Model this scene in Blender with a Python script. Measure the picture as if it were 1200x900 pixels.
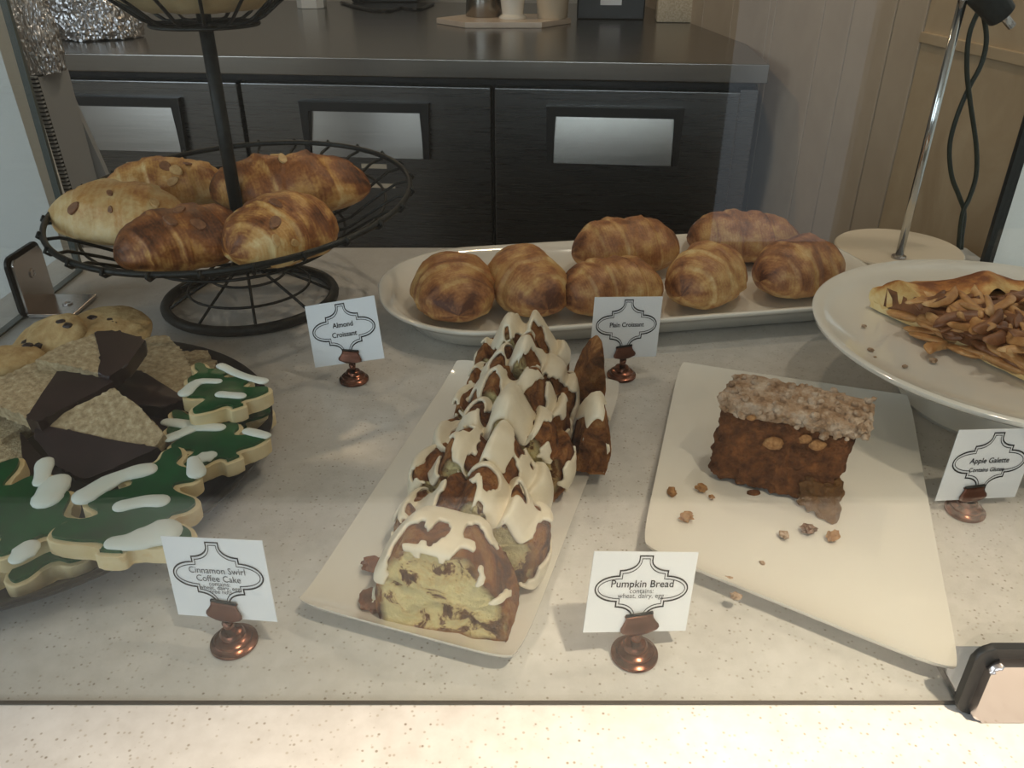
import bpy, bmesh, math, random
from mathutils import Vector, Matrix, Euler, noise

# ------------------------------------------------------------------ camera, world, lights, exposure
scene = bpy.context.scene
for o in list(bpy.data.objects):
    bpy.data.objects.remove(o)
col = scene.collection
R_ = math.radians
F_PX, PITCH, CAM_H = 942.0, R_(29.4), 0.40
cam_d = bpy.data.cameras.new('camera')
cam = bpy.data.objects.new('camera', cam_d)
col.objects.link(cam)
cam.location = (0, 0, CAM_H)
cam.rotation_euler = (math.pi / 2 - PITCH, 0, 0)
cam_d.sensor_width = 36.0
cam_d.lens = 36.0 * F_PX / 1200.0
cam_d.clip_start = 0.01
scene.camera = cam

world = bpy.data.worlds.new('daylight')
scene.world = world
world.use_nodes = True
bg = world.node_tree.nodes['Background']
bg.inputs[0].default_value = (0.82, 0.91, 1.0, 1)
bg.inputs[1].default_value = 1.0

def area(name, loc, rot, size, power, color, size_y=None, shape='RECTANGLE', spread=180):
    l = bpy.data.lights.new(name, 'AREA')
    l.shape = shape
    l.size = size
    l.size_y = size_y or size
    l.energy = power
    l.color = color
    l.spread = R_(spread)
    o = bpy.data.objects.new(name, l)
    o.location = loc
    o.rotation_euler = rot
    col.objects.link(o)
    return o

# daylight through the shop windows behind and to the left of the camera
area('window_daylight', (-0.9, -2.93, 0.95), (R_(90), 0, 0), 2.3, 50, (0.82, 0.92, 1.0), 1.2)
area('window_daylight', (-2.63, -0.6, 0.9), (R_(90), 0, R_(-90)), 1.7, 34, (0.80, 0.91, 1.0), 1.2)

vs = scene.view_settings
vs.view_transform = 'Standard'
vs.look = 'None'
vs.exposure = -0.42
vs.gamma = 1.0
vs.use_curve_mapping = False
scene.cycles.use_denoising = True
scene.cycles.max_bounces = 10
scene.cycles.transparent_max_bounces = 16
scene.cycles.caustics_reflective = False
scene.cycles.caustics_refractive = False

# ------------------------------------------------------------------ geometry of the place from the lens
CP, SP = math.cos(PITCH), math.sin(PITCH)

def ray(px, py):
    a = (px - 600) / F_PX
    b = (py - 450) / F_PX
    return Vector((a, CP - b * SP, -SP - b * CP))

def P(px, py, z=0.0):
    d = ray(px, py)
    t = (z - CAM_H) / d.z
    return Vector((d.x * t, d.y * t, z))

def PY(px, py, y):
    d = ray(px, py)
    t = y / d.y
    return Vector((d.x * t, y, CAM_H + d.z * t))

def on_plane(px, py, p0, n):
    d = ray(px, py)
    o = Vector((0, 0, CAM_H))
    t = (p0 - o).dot(n) / d.dot(n)
    return o + d * t

# ------------------------------------------------------------------ helpers
def link(o, parent=None):
    col.objects.link(o)
    if parent is not None:
        o.parent = parent
    return o

def tag(o, label=None, cat=None, group=None, kind=None):
    if label: o['label'] = label
    if cat: o['category'] = cat
    if group: o['group'] = group
    if kind: o['kind'] = kind
    return o

def thing(name, label, cat, loc=(0, 0, 0), rot=(0, 0, 0), group=None):
    o = bpy.data.objects.new(name, None)
    o.empty_display_size = 0.02
    o.location = loc
    o.rotation_euler = rot
    link(o)
    return tag(o, label, cat, group)

def mk(name, verts, faces, mat, parent=None, smooth=True, attrs=None, sharp=None, loc=None, recalc=True):
    me = bpy.data.meshes.new(name)
    me.from_pydata([tuple(v) for v in verts], [], faces)
    if attrs:
        for k, vals in attrs.items():
            at = me.attributes.new(k, 'FLOAT', 'POINT')
            at.data.foreach_set('value', vals)
    if recalc:
        bm = bmesh.new()
        bm.from_mesh(me)
        bmesh.ops.recalc_face_normals(bm, faces=bm.faces)
        bm.to_mesh(me)
        bm.free()
    me.polygons.foreach_set('use_smooth', [smooth] * len(me.polygons))
    if sharp is not None and smooth:
        me.set_sharp_from_angle(angle=R_(sharp))
    me.materials.append(mat)
    o = bpy.data.objects.new(name, me)
    if loc is not None:
        o.location = loc
    return link(o, parent)

def from_bm(name, bm, mat, parent=None, smooth=True, sharp=35, loc=None):
    me = bpy.data.meshes.new(name)
    bmesh.ops.recalc_face_normals(bm, faces=bm.faces)
    bm.to_mesh(me)
    bm.free()
    me.polygons.foreach_set('use_smooth', [smooth] * len(me.polygons))
    if smooth and sharp:
        me.set_sharp_from_angle(angle=R_(sharp))
    me.materials.append(mat)
    o = bpy.data.objects.new(name, me)
    if loc is not None:
        o.location = loc
    return link(o, parent)

def add_box(bm, c, s, rot=None, bevel=0.0, seg=2):
    m = Matrix.Translation(c)
    if rot is not None:
        m = m @ Euler(rot).to_matrix().to_4x4()
    m = m @ Matrix.Diagonal((s[0], s[1], s[2], 1))
    r = bmesh.ops.create_cube(bm, size=1.0, matrix=m)
    if bevel > 0:
        es = list({e for v in r['verts'] for e in v.link_edges})
        bmesh.ops.bevel(bm, geom=es, offset=bevel, segments=seg, profile=0.5, affect='EDGES')

def box(name, c, s, mat, parent=None, rot=None, bevel=0.0, seg=2):
    bm = bmesh.new()
    add_box(bm, (0, 0, 0), s, None, bevel, seg)
    o = from_bm(name, bm, mat, parent, True, 35)
    o.location = c
    if rot is not None:
        o.rotation_euler = rot
    return wnorm(o) if bevel > 0 else o

def wnorm(o):
    m = o.modifiers.new('even_normals', 'WEIGHTED_NORMAL')
    m.weight = 80
    m.keep_sharp = True
    return o

def add_tube(V, Fc, pts, rad, seg=8, closed=False):
    pts = [Vector(p) for p in pts]
    n = len(pts)
    base = len(V)
    prev = None
    for i, p in enumerate(pts):
        if closed:
            t = pts[(i + 1) % n] - pts[i - 1]
        else:
            t = pts[min(i + 1, n - 1)] - pts[max(i - 1, 0)]
        t.normalize()
        if prev is None:
            u = t.orthogonal().normalized()
        else:
            u = prev - t * prev.dot(t)
            if u.length < 1e-6:
                u = t.orthogonal()
            u.normalize()
        prev = u
        w = t.cross(u)
        r = rad[i] if isinstance(rad, (list, tuple)) else rad
        for k in range(seg):
            a = 2 * math.pi * k / seg
            V.append(p + u * (math.cos(a) * r) + w * (math.sin(a) * r))
    rng = n if closed else n - 1
    for i in range(rng):
        j = (i + 1) % n
        for k in range(seg):
            k2 = (k + 1) % seg
            Fc.append((base + i * seg + k, base + i * seg + k2, base + j * seg + k2, base + j * seg + k))
    if not closed:
        Fc.append(tuple(base + k for k in range(seg)))
        Fc.append(tuple(base + (n - 1) * seg + k for k in range(seg)))

def tube(name, pts, rad, mat, parent=None, seg=8, closed=False):
    V, Fc = [], []
    add_tube(V, Fc, pts, rad, seg, closed)
    return mk(name, V, Fc, mat, parent, True)

def circle_pts(r, z=0, n=48, c=(0, 0)):
    return [Vector((c[0] + r * math.cos(2 * math.pi * i / n), c[1] + r * math.sin(2 * math.pi * i / n), z)) for i in range(n)]

def lathe(name, prof, mat, parent=None, seg=48, sharp=40, loc=None):
    V, Fc = [], []
    for (r, z) in prof:
        for k in range(seg):
            a = 2 * math.pi * k / seg
            V.append((r * math.cos(a), r * math.sin(a), z))
    for i in range(len(prof) - 1):
        for k in range(seg):
            k2 = (k + 1) % seg
            Fc.append((i * seg + k, i * seg + k2, (i + 1) * seg + k2, (i + 1) * seg + k))
    if prof[0][0] > 1e-5: Fc.append(tuple(range(seg)))
    if prof[-1][0] > 1e-5: Fc.append(tuple((len(prof) - 1) * seg + k for k in range(seg)))
    bm = bmesh.new()
    vs_ = [bm.verts.new(v) for v in V]
    for f in Fc:
        try:
            bm.faces.new([vs_[i] for i in f])
        except ValueError:
            pass
    bmesh.ops.remove_doubles(bm, verts=bm.verts, dist=1e-6)
    return from_bm(name, bm, mat, parent, True, sharp, loc)

def prism(name, poly, z0, z1, mat, parent=None, bevel=0.0, smooth=True, sharp=35, loc=None, seg=2, M=None):
    bm = bmesh.new()
    a = [bm.verts.new((p[0], p[1], z0)) for p in poly]
    b = [bm.verts.new((p[0], p[1], z1)) for p in poly]
    n = len(poly)
    bm.faces.new(a[::-1])
    top = bm.faces.new(b)
    for i in range(n):
        bm.faces.new((a[i], a[(i + 1) % n], b[(i + 1) % n], b[i]))
    if bevel > 0:
        es = list(top.edges) + [e for e in bm.edges if all(v in a for v in e.verts)]
        bmesh.ops.bevel(bm, geom=es, offset=bevel, segments=seg, profile=0.5, affect='EDGES', clamp_overlap=True)
    if M is not None:
        bmesh.ops.transform(bm, matrix=M, verts=bm.verts)
    o = from_bm(name, bm, mat, parent, smooth, sharp, loc)
    return wnorm(o) if bevel > 0 else o

def catmull(pts, per=6, closed=False):
    pts = [Vector(p) for p in pts]
    n = len(pts)
    out = []
    rng = n if closed else n - 1
    for i in range(rng):
        if closed:
            p0, p1, p2, p3 = pts[i - 1], pts[i], pts[(i + 1) % n], pts[(i + 2) % n]
        else:
            p0, p1, p2, p3 = pts[max(i - 1, 0)], pts[i], pts[i + 1], pts[min(i + 2, n - 1)]
        for k in range(per):
            t = k / per
            out.append(0.5 * ((2 * p1) + (p2 - p0) * t + (2 * p0 - 5 * p1 + 4 * p2 - p3) * t * t + (3 * p1 - p0 - 3 * p2 + p3) * t ** 3))
    if not closed:
        out.append(pts[-1].copy())
    return out

def fbm(v, sc, octv=3, seed=0.0):
    s, a, tot = 0.0, 1.0, 0.0
    q = Vector(v) * sc + Vector((seed * 7.31, seed * 3.17, seed * 5.71))
    for _ in range(octv):
        s += noise.noise(q) * a
        tot += a
        a *= 0.5
        q = q * 2.03
    return s / tot

def sm(a, b, x):
    t = max(0.0, min(1.0, (x - a) / (b - a)))
    return t * t * (3 - 2 * t)

# ------------------------------------------------------------------ materials
def new_mat(name):
    m = bpy.data.materials.new(name)
    m.use_nodes = True
    nt = m.node_tree
    return m, nt, nt.nodes['Principled BSDF']

def rgb(r, g, b):
    def f(c):
        c /= 255.0
        return c / 12.92 if c <= 0.04045 else ((c + 0.055) / 1.055) ** 2.4
    return (f(r), f(g), f(b), 1)

def plain(name, colr, rough=0.5, metal=0.0, **kw):
    m, nt, b = new_mat(name)
    b.inputs['Base Color'].default_value = colr
    b.inputs['Roughness'].default_value = rough
    b.inputs['Metallic'].default_value = metal
    for k, v in kw.items():
        b.inputs[k].default_value = v
    return m

def node(nt, typ, **kw):
    n = nt.nodes.new(typ)
    for k, v in kw.items():
        setattr(n, k, v)
    return n

def ramp(nt, fac, stops):
    r = node(nt, 'ShaderNodeValToRGB')
    el = r.color_ramp.elements
    while len(el) < len(stops):
        el.new(0.5)
    for e, (p, c) in zip(el, stops):
        e.position = p
        e.color = c
    nt.links.new(fac, r.inputs[0])
    return r

def noise_tex(nt, scale, detail=4, rough=0.6, vec=None, dist=0.0):
    n = node(nt, 'ShaderNodeTexNoise')
    n.inputs['Scale'].default_value = scale
    n.inputs['Detail'].default_value = detail
    n.inputs['Roughness'].default_value = rough
    n.inputs['Distortion'].default_value = dist
    if vec is None:
        tc = node(nt, 'ShaderNodeTexCoord')
        vec = tc.outputs['Object']
    nt.links.new(vec, n.inputs['Vector'])
    return n

def bump(nt, b, h, strength=0.3, dist=0.002):
    bp = node(nt, 'ShaderNodeBump')
    bp.inputs['Strength'].default_value = strength
    bp.inputs['Distance'].default_value = dist
    nt.links.new(h, bp.inputs['Height'])
    nt.links.new(bp.outputs[0], b.inputs['Normal'])
    return bp

def noisy(name, stops, scale, rough=0.6, detail=5, bump_s=0.3, bump_d=0.002, bscale=None, dist=0.0, metal=0.0, spec=None):
    m, nt, b = new_mat(name)
    n = noise_tex(nt, scale, detail, dist=dist)
    r = ramp(nt, n.outputs['Fac'], stops)
    nt.links.new(r.outputs[0], b.inputs['Base Color'])
    b.inputs['Roughness'].default_value = rough
    b.inputs['Metallic'].default_value = metal
    if spec is not None:
        b.inputs['Specular IOR Level'].default_value = spec
    if bump_s > 0:
        n2 = noise_tex(nt, bscale or scale, detail)
        bump(nt, b, n2.outputs['Fac'], bump_s, bump_d)
    return m

M = {}
# speckled quartz
m, nt, b = new_mat('quartz')
tc = node(nt, 'ShaderNodeTexCoord')
base = noise_tex(nt, 60, 4, vec=tc.outputs['Object'])
r0 = ramp(nt, base.outputs['Fac'], [(0.3, rgb(200, 196, 190)), (0.7, rgb(214, 211, 206))])
v1 = node(nt, 'ShaderNodeTexVoronoi')
v1.inputs['Scale'].default_value = 280
nt.links.new(tc.outputs['Object'], v1.inputs['Vector'])
r1 = ramp(nt, v1.outputs['Distance'], [(0.14, (1, 1, 1, 1)), (0.30, (0, 0, 0, 1))])
sepc = node(nt, 'ShaderNodeSeparateColor')
nt.links.new(v1.outputs['Color'], sepc.inputs[0])
gt = node(nt, 'ShaderNodeMath', operation='GREATER_THAN')
gt.inputs[1].default_value = 0.50
nt.links.new(sepc.outputs[0], gt.inputs[0])
mu = node(nt, 'ShaderNodeMath', operation='MULTIPLY')
nt.links.new(r1.outputs[0], mu.inputs[0])
nt.links.new(gt.outputs[0], mu.inputs[1])
spc = ramp(nt, sepc.outputs[1], [(0.0, rgb(140, 130, 116)), (0.35, rgb(174, 166, 154)), (1.0, rgb(188, 180, 168))])
mx = node(nt, 'ShaderNodeMix', data_type='RGBA')
nt.links.new(mu.outputs[0], mx.inputs[0])
nt.links.new(r0.outputs[0], mx.inputs[6])
nt.links.new(spc.outputs[0], mx.inputs[7])
nt.links.new(mx.outputs[2], b.inputs['Base Color'])
b.inputs['Roughness'].default_value = 0.28
M['quartz'] = m

def glass_mat(name, tint, ior=1.46):
    m, nt, b = new_mat(name)
    nt.nodes.remove(b)
    out = nt.nodes['Material Output']
    fr = node(nt, 'ShaderNodeFresnel')
    geo = node(nt, 'ShaderNodeNewGeometry')      # same reflectance on the inner and the outer face of the sheet
    mi = node(nt, 'ShaderNodeMix')
    mi.inputs[2].default_value = ior
    mi.inputs[3].default_value = 1.0 / ior
    nt.links.new(geo.outputs['Backfacing'], mi.inputs[0])
    nt.links.new(mi.outputs[0], fr.inputs[0])
    tr = node(nt, 'ShaderNodeBsdfTransparent')
    tr.inputs[0].default_value = tint
    gl = node(nt, 'ShaderNodeBsdfGlossy')
    gl.inputs['Roughness'].default_value = 0.0
    mixs = node(nt, 'ShaderNodeMixShader')
    nt.links.new(fr.outputs[0], mixs.inputs[0])
    nt.links.new(tr.outputs[0], mixs.inputs[1])
    nt.links.new(gl.outputs[0], mixs.inputs[2])
    nt.links.new(mixs.outputs[0], out.inputs[0])
    return m
M['glass'] = glass_mat('clear_glass', (0.89, 0.905, 0.90, 1))
M['gasket'] = plain('black_gasket', rgb(28, 30, 30), 0.45)
M['seal'] = plain('grey_seal', rgb(96, 104, 102), 0.4)
M['cabinet'] = plain('dark_cabinet', rgb(66, 62, 58), 0.6)
M['seal_dark'] = plain('dark_seal', rgb(70, 64, 56), 0.5)
M['chrome'] = plain('satin_chrome', rgb(196, 190, 188), 0.22, 1.0)

# brushed steel
def brushed(name, c0, c1, rough, stretch):
    m, nt, b = new_mat(name)
    tc = node(nt, 'ShaderNodeTexCoord')
    mp = node(nt, 'ShaderNodeMapping')
    mp.inputs['Scale'].default_value = stretch
    nt.links.new(tc.outputs['Object'], mp.inputs[0])
    n = noise_tex(nt, 8, 6, vec=mp.outputs[0])
    r = ramp(nt, n.outputs['Fac'], [(0.3, c0), (0.7, c1)])
    nt.links.new(r.outputs[0], b.inputs['Base Color'])
    b.inputs['Metallic'].default_value = 1.0
    rr = ramp(nt, n.outputs['Fac'], [(0.3, (rough - .02,) * 3 + (1,)), (0.7, (rough + .02,) * 3 + (1,))])
    nt.links.new(rr.outputs[0], b.inputs['Roughness'])
    bump(nt, b, n.outputs['Fac'], 0.02, 0.0005)
    return m
M['steel'] = brushed('brushed_steel', rgb(124, 125, 126), rgb(132, 133, 133), 0.28, (0.6, 40, 40))
M['steel_top'] = brushed('steel_worktop', rgb(150, 147, 142), rgb(162, 158, 152), 0.24, (0.6, 30, 30))
M['black'] = plain('black_plastic', rgb(20, 21, 22), 0.42)
M['iron'] = noisy('dark_iron', [(0.3, rgb(30, 32, 32)), (0.7, rgb(52, 54, 53))], 120, 0.48, bump_s=0.15, metal=0.6)
M['copper'] = noisy('antique_copper', [(0.25, rgb(70, 44, 36)), (0.6, rgb(140, 92, 74)), (0.85, rgb(178, 128, 106))], 90, 0.24, bump_s=0.05, metal=1.0)
M['copper_dark'] = noisy('dark_copper', [(0.3, rgb(84, 52, 42)), (0.8, rgb(140, 92, 74))], 60, 0.38, bump_s=0.05, metal=0.8)
M['card'] = plain('white_card', rgb(240, 243, 247), 0.7)
M['ink'] = plain('black_ink', rgb(22, 22, 26), 0.8)
M['ink_grey'] = plain('grey_ink', rgb(70, 72, 78), 0.8)
M['porcelain'] = plain('white_porcelain', rgb(234, 230, 220), 0.12, 0, **{'Coat Weight': 0.4, 'Coat Roughness': 0.05})
M['tray'] = plain('black_melamine', rgb(30, 30, 33), 0.38)

# croissant crust: the baking colour is carried by the dough surface itself
def pastry(name, stops, nscale=70, rough=0.5):
    m, nt, b = new_mat(name)
    at = node(nt, 'ShaderNodeAttribute', attribute_name='bake')
    tc = node(nt, 'ShaderNodeTexCoord')
    n = noise_tex(nt, nscale, 6, 0.65, vec=tc.outputs['Object'])
    n2 = noise_tex(nt, nscale * 5, 4, 0.6, vec=tc.outputs['Object'])
    m1 = node(nt, 'ShaderNodeMath', operation='MULTIPLY_ADD')
    m1.inputs[1].default_value = 0.75
    nt.links.new(n.outputs['Fac'], m1.inputs[0])
    nt.links.new(at.outputs['Fac'], m1.inputs[2])
    m2 = node(nt, 'ShaderNodeMath', operation='MULTIPLY_ADD')
    m2.inputs[1].default_value = 0.35
    nt.links.new(n2.outputs['Fac'], m2.inputs[0])
    nt.links.new(m1.outputs[0], m2.inputs[2])
    m3 = node(nt, 'ShaderNodeMath', operation='SUBTRACT')
    m3.inputs[1].default_value = 0.55
    nt.links.new(m2.outputs[0], m3.inputs[0])
    r = ramp(nt, m3.outputs[0], stops)
    nt.links.new(r.outputs[0], b.inputs['Base Color'])
    b.inputs['Roughness'].default_value = rough
    bump(nt, b, n2.outputs['Fac'], 0.25, 0.0015)
    return m
ST_PLAIN = [(0.05, rgb(226, 196, 140)), (0.33, rgb(200, 156, 98)), (0.60, rgb(160, 106, 64)), (0.92, rgb(92, 52, 34))]
ST_GOLD = [(0.05, rgb(242, 214, 156)), (0.35, rgb(216, 164, 94)), (0.62, rgb(154, 94, 48)), (0.95, rgb(76, 40, 22))]
ST_PALE = [(0.05, rgb(248, 228, 184)), (0.40, rgb(240, 208, 150)), (0.72, rgb(214, 160, 92)), (1.0, rgb(170, 104, 52))]
M['croissant_plain'] = pastry('croissant_crust', ST_PLAIN)
M['croissant_gold'] = pastry('golden_crust', ST_GOLD)
M['croissant_pale'] = pastry('pale_crust', ST_PALE)
M['almond'] = noisy('toasted_almond', [(0.3, rgb(196, 150, 92)), (0.7, rgb(226, 192, 136))], 200, 0.5)
M['almond_brown'] = noisy('browned_almond', [(0.3, rgb(112, 70, 46)), (0.7, rgb(160, 112, 76))], 200, 0.5)
M['icing'] = noisy('cream_icing', [(0.3, rgb(226, 214, 188)), (0.7, rgb(242, 232, 210))], 60, 0.32, bump_s=0.25, bump_d=0.003, bscale=55)
M['crust'] = noisy('cake_crust', [(0.25, rgb(66, 34, 20)), (0.5, rgb(128, 74, 40)), (0.75, rgb(178, 112, 62))], 75, 0.6, bump_s=0.6, bump_d=0.003, bscale=220)
M['crumb'] = None
m, nt, b = new_mat('coffee_cake_crumb')
at = node(nt, 'ShaderNodeAttribute', attribute_name='crust')
tc = node(nt, 'ShaderNodeTexCoord')
n = noise_tex(nt, 42, 5, 0.65, vec=tc.outputs['Object'], dist=0.8)
n2 = noise_tex(nt, 260, 5, 0.65, vec=tc.outputs['Object'])
rA = ramp(nt, n.outputs['Fac'], [(0.46, rgb(255, 238, 176)), (0.53, rgb(246, 218, 154)), (0.57, rgb(132, 92, 58)), (0.66, rgb(74, 44, 28))])
rB = ramp(nt, n.outputs['Fac'], [(0.30, rgb(58, 36, 24)), (0.42, rgb(112, 70, 42)), (0.53, rgb(160, 104, 58)), (0.68, rgb(200, 150, 94))])
mx = node(nt, 'ShaderNodeMix', data_type='RGBA')
nt.links.new(at.outputs['Fac'], mx.inputs[0])
nt.links.new(rA.outputs[0], mx.inputs[6])
nt.links.new(rB.outputs[0], mx.inputs[7])
nt.links.new(mx.outputs[2], b.inputs['Base Color'])
b.inputs['Roughness'].default_value = 0.85
b.inputs['Specular IOR Level'].default_value = 0.25
bump(nt, b, n2.outputs['Fac'], 1.0, 0.007)
M['crumb'] = m
M['pumpkin'] = noisy('pumpkin_crumb', [(0.25, rgb(66, 36, 18)), (0.5, rgb(116, 70, 36)), (0.75, rgb(158, 100, 54))], 110, 0.8, detail=8, bump_s=1.0, bump_d=0.006, bscale=260)
M['pumpkin_wet'] = noisy('moist_pumpkin_crumb', [(0.25, rgb(70, 42, 22)), (0.7, rgb(134, 92, 44))], 90, 0.5, detail=8, bump_s=0.9, bump_d=0.005, bscale=200)
M['streusel'] = noisy('streusel', [(0.25, rgb(124, 90, 62)), (0.45, rgb(188, 154, 122)), (0.68, rgb(234, 214, 192))], 80, 0.85, detail=8, bump_s=1.0, bump_d=0.006, bscale=240)
M['crumb_tan'] = noisy('tan_crumb', [(0.3, rgb(140, 92, 52)), (0.7, rgb(190, 146, 96))], 300, 0.8, bump_s=0.8)
M['cookie'] = noisy('sugar_cookie', [(0.3, rgb(226, 202, 150)), (0.6, rgb(240, 222, 178)), (0.8, rgb(222, 184, 122))], 45, 0.65, bump_s=0.25, bump_d=0.001, bscale=300)
M['green'] = noisy('green_icing', [(0.3, rgb(4, 62, 32)), (0.7, rgb(8, 92, 48))], 40, 0.3, bump_s=0.05)
M['white_icing'] = noisy('white_icing', [(0.3, rgb(226, 238, 230)), (0.7, rgb(242, 246, 240))], 40, 0.4, bump_s=0.1)
M['shortbread'] = noisy('sugared_shortbread', [(0.25, rgb(134, 114, 84)), (0.5, rgb(186, 166, 130)), (0.72, rgb(222, 206, 172))], 170, 0.75, detail=7, bump_s=0.7, bump_d=0.003, bscale=260)
M['chocolate'] = noisy('dark_chocolate', [(0.3, rgb(36, 24, 26)), (0.7, rgb(52, 36, 37))], 40, 0.32, bump_s=0.08)
M['chip_cookie'] = noisy('chip_cookie', [(0.3, rgb(176, 140, 88)), (0.6, rgb(214, 186, 134)), (0.8, rgb(228, 206, 160))], 70, 0.75, bump_s=0.6, bump_d=0.003, bscale=130)
M['dough'] = pastry('galette_crust', [(0.1, rgb(240, 216, 160)), (0.4, rgb(228, 186, 116)), (0.68, rgb(192, 124, 58)), (0.95, rgb(128, 70, 30))], 60, 0.6)
M['apple_tan'] = noisy('baked_apple', [(0.3, rgb(168, 112, 62)), (0.55, rgb(206, 156, 100)), (0.75, rgb(228, 190, 138))], 60, 0.42, bump_s=0.3)
M['apple_dark'] = noisy('cinnamon_apple', [(0.3, rgb(100, 60, 36)), (0.6, rgb(148, 98, 62)), (0.8, rgb(180, 128, 86))], 60, 0.42, bump_s=0.3)
M['foil'] = plain('aluminium_foil', rgb(200, 200, 203), 0.32, 1.0)
M['paper'] = noisy('waxed_paper', [(0.3, rgb(176, 160, 122)), (0.7, rgb(204, 190, 152))], 20, 0.6)
M['wall_tan'] = noisy('tan_plywood', [(0.3, rgb(182, 158, 126)), (0.7, rgb(202, 180, 148))], 5, 0.55, detail=6, bump_s=0.05, dist=2.0)
M['wall_plank'] = noisy('painted_plank', [(0.3, rgb(188, 170, 148)), (0.7, rgb(202, 184, 162))], 6, 0.5, bump_s=0.05)
M['wall_white'] = plain('white_paint', rgb(232, 234, 232), 0.6)
M['wall_room'] = plain('room_paint', rgb(200, 194, 184), 0.7)
M['ceiling'] = plain('ceiling_paint', rgb(214, 210, 200), 0.8)
M['floor'] = noisy('floor_boards', [(0.3, rgb(120, 104, 88)), (0.7, rgb(152, 136, 118))], 3, 0.45, bump_s=0.0)
M['grey_panel'] = plain('grey_sheet_metal', rgb(168, 171, 174), 0.5, 0.0)
M['marble'] = noisy('marble', [(0.35, rgb(205, 186, 168)), (0.7, rgb(226, 212, 196))], 9, 0.3, bump_s=0.0)
M['cream_box'] = plain('cream_box', rgb(206, 190, 166), 0.6)
M['acrylic'] = plain('polished_rod', rgb(205, 206, 205), 0.12, 1.0)
M['cord'] = plain('dark_green_cord', rgb(24, 34, 22), 0.5)
M['disc_white'] = plain('off_white_base', rgb(226, 212, 190), 0.45)

# ------------------------------------------------------------------ the setting
def struct(o):
    o['kind'] = 'structure'
    return o
struct(box('floor', (0, 0.65, -0.90), (5.4, 7.3, 0.04), M['floor']))
struct(box('ceiling', (0, 0.65, 1.72), (5.4, 7.3, 0.04), M['ceiling']))
struct(box('wall_back', (-0.2, 4.25, 0.41), (5.0, 0.06, 2.6), M['wall_room']))
WA, WB = Vector((0.655, 2.35, 0)), Vector((0.78, 0.55, 0))
wdir = (WB - WA).normalized()
wn = Vector((wdir.y, -wdir.x, 0))          # points into the room
if wn.x > 0: wn = -wn
wang = math.atan2(wdir.y, wdir.x)
def wall_hit(px, py):
    return on_plane(px, py, WA, wn)
wr = struct(box('wall_right', WA + wdir * 0.4 - wn * 0.05 + Vector((0, 0, 0.41)), (4.7, 0.06, 2.6), M['wall_tan'], rot=(0, 0, wang)))
# upright boards on the near part of that wall
edges = [(888, 90), (899, 60), (954, 60), (987, 60), (1036, 60), (1072, 60)]
ts = [(wall_hit(*e) - WA).dot(wdir) for e in edges]
ts = [ts[0] - 1.8, ts[0] - 1.5, ts[0] - 1.2, ts[0] - 0.9, ts[0] - 0.6, ts[0] - 0.3] + ts
inv = wr.matrix_basis.inverted()
for a, c2 in zip(ts[:-1], ts[1:]):
    w_ = c2 - a - 0.005
    cc = WA + wdir * ((a + c2) / 2) - wn * 0.013 + Vector((0, 0, 0.41))
    p = box('plank', inv @ cc, (w_, 0.014, 2.6), M['wall_plank'], wr, bevel=0.003)
pc = WA + wdir * (ts[-1] + 0.62) - wn * 0.014 + Vector((0, 0, 0.41))
box('panel', inv @ pc, (1.24, 0.012, 2.6), M['wall_tan'], wr, bevel=0.002)
h1, h2 = wall_hit(1110, 44), wall_hit(1110, 58)
rail = box('rail', inv @ (WA + wdir * (ts[-1] + 0.62) - wn * 0.006 + Vector((0, 0, (h1.z + h2.z) / 2))), (1.24, 0.008, abs(h1.z - h2.z)), M['wall_tan'], wr, bevel=0.002)
# white casing seen through the near glass end
tcas = (wall_hit(1158, 300) - WA).dot(wdir)
cs = WA + wdir * (tcas + 0.25) - wn * 0.002 + Vector((0, 0, 0.41))
win = struct(box('window_1', cs, (0.5, 0.02, 2.6), M['wall_white'], rot=(0, 0, wang), bevel=0.004))
M['sky_pane'] = plain('daylit_pane', rgb(236, 240, 236), 0.2, 0, **{'Emission Color': rgb(236, 240, 236), 'Emission Strength': 0.6})
for k in range(4):
    box('pane', (-0.25 + 0.05 + 0.02 + k * 0.112, 0.012, 0.0), (0.098, 0.004, 1.5), M['sky_pane'], win)
    box('pane', (-0.25 + 0.05 + 0.02 + k * 0.112, -0.012, 0.0), (0.098, 0.004, 1.5), M['sky_pane'], win)
# window walls behind the camera and on the left, each with one big window opening
def window_wall(name, c, rotz, w, h, ox, oz, ow, oh):
    bm = bmesh.new()
    x0, x1, z0, z1 = -w / 2, w / 2, -h / 2, h / 2
    add_box(bm, ((x0 + ox - ow / 2) / 2, 0, 0), (ox - ow / 2 - x0, 0.06, h))
    add_box(bm, ((x1 + ox + ow / 2) / 2, 0, 0), (x1 - ox - ow / 2, 0.06, h))
    add_box(bm, (ox, 0, (z0 + oz - oh / 2) / 2), (ow, 0.06, oz - oh / 2 - z0))
    add_box(bm, (ox, 0, (z1 + oz + oh / 2) / 2), (ow, 0.06, z1 - oz - oh / 2))
    o = from_bm(name, bm, M['wall_room'])
    o.location = c
    o.rotation_euler = (0, 0, rotz)
    return struct(o)
bm = bmesh.new()
def wbox(x0, x1, z0, z1): add_box(bm, ((x0 + x1) / 2, -2.97, (z0 + z1) / 2), (x1 - x0, 0.06, z1 - z0))
wbox(-2.7, -2.05, -0.89, 1.71); wbox(-2.05, 0.25, -0.89, 0.35); wbox(-2.05, 0.25, 1.55, 1.71)
wbox(0.25, 0.92, -0.89, 1.71); wbox(0.92, 1.5, 1.25, 1.71); wbox(1.5, 2.7, -0.89, 1.71)  # unseen doorway gap added so its daylight mirrors as haze in the front pane
struct(from_bm('wall_front', bm, M['wall_room']))
we = WA + wdir * 2.75
bm = bmesh.new()
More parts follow.
